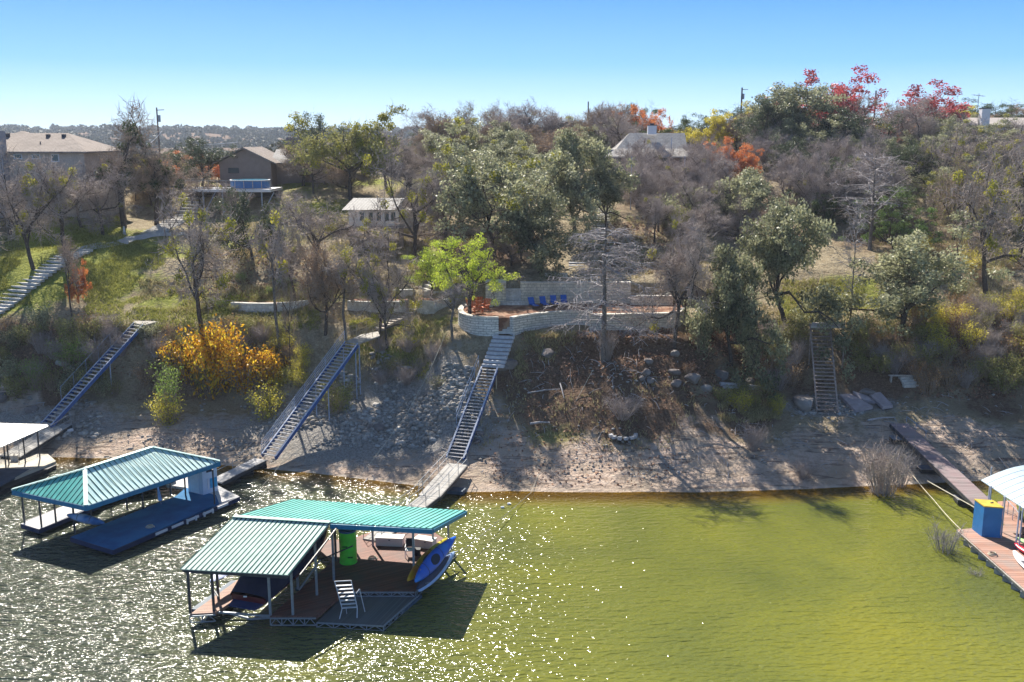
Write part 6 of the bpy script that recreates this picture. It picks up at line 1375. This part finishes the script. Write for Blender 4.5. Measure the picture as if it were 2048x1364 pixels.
tufts('green_grass', 'green lawn grass tufts on the upper slopes', 26000, [(0,60,520,610,.12),(170,330,480,640,.3),(300,640,560,660,.2),(520,720,400,500,.15),(1560,1780,560,640,.12),(700,900,640,700,.1),(0,250,440,520,.15)], .2, grg, 9)
litm = leafmat('leaf litter', (.12,.05,.03), (.5,.3,.2), .85, .15, .1)
def litter(n, regions, seed=11):
    r_ = np.random.default_rng(seed); X = []
    for u0, u1, v0, v1, w in regions:
        k = int(n*w); A = np.array([list(ground(u, v)) for u, v in ((u0,v0),(u1,v0),(u1,v1),(u0,v1))]); a = r_.random(k)[:, None]; b = r_.random(k)[:, None]; X.append((A[0]*(1-a)+A[1]*a)*(1-b)+(A[3]*(1-a)+A[2]*a)*b)
    X = np.concatenate(X); X[:, 2] = hfun(X[:, 0], X[:, 1])+.06; me = leaf_mesh('leaf_litter', X, .2, litm, r_.random(len(X)), .6, r_, up=1.6); tag(link('leaf_litter', me), 'fallen russet leaves scattered on the slopes', None, None, 'stuff')
litter(26000, [(1040,1420,665,780,.08),(1370,1560,640,800,.15),(400,640,500,600,.1),(1200,1400,450,550,.12),(830,1000,470,580,.1),(1830,2060,640,800,.15),(0,300,650,760,.05),(980,1350,800,975,.03)])
def debris(n, seed=4):
    r_ = np.random.default_rng(seed); S = []
    for u0, u1, v0, v1, k in ((960,1500,790,965,150),(1450,2040,800,950,190),(150,560,850,920,90),(720,950,880,960,40),(0,180,800,880,40),(1050,1300,680,790,70)):
        a, b = ground(u0, v1), ground(u1, v0)
        for _ in range(k):
            x, y = a.x+(b.x-a.x)*r_.random(), a.y+(b.y-a.y)*r_.random(); t = r_.random()*6.28; l = .25+1.1*r_.random()**2; r = .012+.025*r_.random()
            p = np.array([x, y, gz(x, y)+.04]); q = np.array([x+l*math.cos(t), y+l*math.sin(t), 0]); q[2] = gz(q[0], q[1])+.08; m_ = (p+q)/2+np.array([r_.normal()*.06, r_.normal()*.06, .08])
            S += [[*p, *m_, r, r], [*m_, *q, r, r*.4]]
    tag(link('driftwood_debris', seg_mesh('driftwood_debris', S, bark_pale, 4)), 'bleached sticks and driftwood scattered over the mud', None, None, 'stuff')
debris(0)
# ================= far wood on the ridges
def far_wood(name, label, seed, n, s0, s1, Y0, Y1, hgt, ca, cb, sz):
    r_ = np.random.default_rng(seed); Y = Y0+(Y1-Y0)*r_.random(n); S = s0+(s1-s0)*r_.random(n); X = S*(.98*Y+3.2); Z = hfun(X, Y); R = hgt*(.5+.5*r_.random(n)); per = 70
    c = np.stack([X, Y, Z+R*.35], 1); d = unit(r_.normal(size=(n*per, 3))); d[:, 2] = np.abs(d[:, 2])*.9-.15
    q = np.repeat(c, per, 0)+d*np.repeat(R, per)[:, None]*(.75+.35*r_.random((n*per, 1))); tone = np.clip(np.repeat(r_.random(n), per)*.7+.3*r_.random(n*per), 0, 1)
    tag(link(name, leaf_mesh(name, q, sz, leafmat(name+' leaf', ca, cb, .7, .2, .1), tone, .8, r_)), label, None, None, 'stuff')
far_wood('far_woods', 'distant dark wooded ridges', 1, 1300, -.62, .62, 215, 420, 4.2, (.05,.06,.035), (.17,.15,.1), 1.0)
far_wood('ridge_woods', 'farthest hazy wooded ridge line', 2, 2600, -.62, .62, 700, 1700, 8, (.06,.075,.05), (.14,.14,.1), 3.2)
# ================= haze, sky, sun, camera
SUN_AZ, SUN_EL, SKY_N = -22.0, 42.5, .012
add_haze()
w = bpy.data.worlds.new('World'); sc.world = w; w.use_nodes = True; nt = w.node_tree
sky = nt.nodes.new('ShaderNodeTexSky'); sky.sky_type = 'NISHITA'; sky.sun_disc = False; sky.sun_elevation = math.radians(SUN_EL); sky.sun_rotation = math.radians(SUN_AZ)
sky.altitude = 200; sky.air_density = 1.0; sky.dust_density = .4; sky.ozone_density = 3.0
bg = nt.nodes['Background']; nt.links.new(sky.outputs[0], bg.inputs[0]); bg.inputs[1].default_value = SKY_N
tc = nt.nodes.new('ShaderNodeTexCoord'); sz_ = nt.nodes.new('ShaderNodeSeparateXYZ'); nt.links.new(tc.outputs['Generated'], sz_.inputs[0])
cr = nt.nodes.new('ShaderNodeValToRGB'); nt.links.new(sz_.outputs[2], cr.inputs[0]); e = cr.color_ramp.elements
for k in range(4): e.new(.5)
for el_, (p_, c_) in zip(e, ((0, (.36,.51,.62)), (.03, (.25,.42,.62)), (.07, (.1,.28,.62)), (.14, (.028,.165,.55)), (.4, (.07,.12,.22)), (1, (.06,.09,.15)))): el_.position = p_; el_.color = (*c_, 1)
b2 = nt.nodes.new('ShaderNodeBackground'); nt.links.new(cr.outputs[0], b2.inputs[0]); b2.inputs[1].default_value = .88
ad = nt.nodes.new('ShaderNodeAddShader'); nt.links.new(bg.outputs[0], ad.inputs[0]); nt.links.new(b2.outputs[0], ad.inputs[1]); nt.links.new(ad.outputs[0], nt.nodes['World Output'].inputs[0])
sd = Vector((math.sin(math.radians(SUN_AZ))*math.cos(math.radians(SUN_EL)), math.cos(math.radians(SUN_AZ))*math.cos(math.radians(SUN_EL)), math.sin(math.radians(SUN_EL))))
L = bpy.data.lights.new('sun', 'SUN'); L.energy = 5.0; L.angle = math.radians(.5); L.color = (1, .93, .82); lo = bpy.data.objects.new('sun', L); C.objects.link(lo); lo.rotation_euler = sd.to_track_quat('Z', 'Y').to_euler(); lo.location = (0, 0, 80)
cam = bpy.data.cameras.new('camera'); co = bpy.data.objects.new('camera', cam); C.objects.link(co); co.location = (0, 0, H); co.rotation_euler = (math.radians(90)-PIT, 0, 0)
cam.sensor_width = 36; cam.lens = F/2048*36; cam.clip_start = .5; cam.clip_end = 6000; sc.camera = co
sc.view_settings.view_transform = 'Standard'; sc.view_settings.look = 'None'; sc.view_settings.exposure = 1.05; sc.view_settings.gamma = 1
sc.cycles.max_bounces = 6; sc.cycles.transparent_max_bounces = 8; sc.cycles.caustics_reflective = False; sc.cycles.caustics_refractive = False
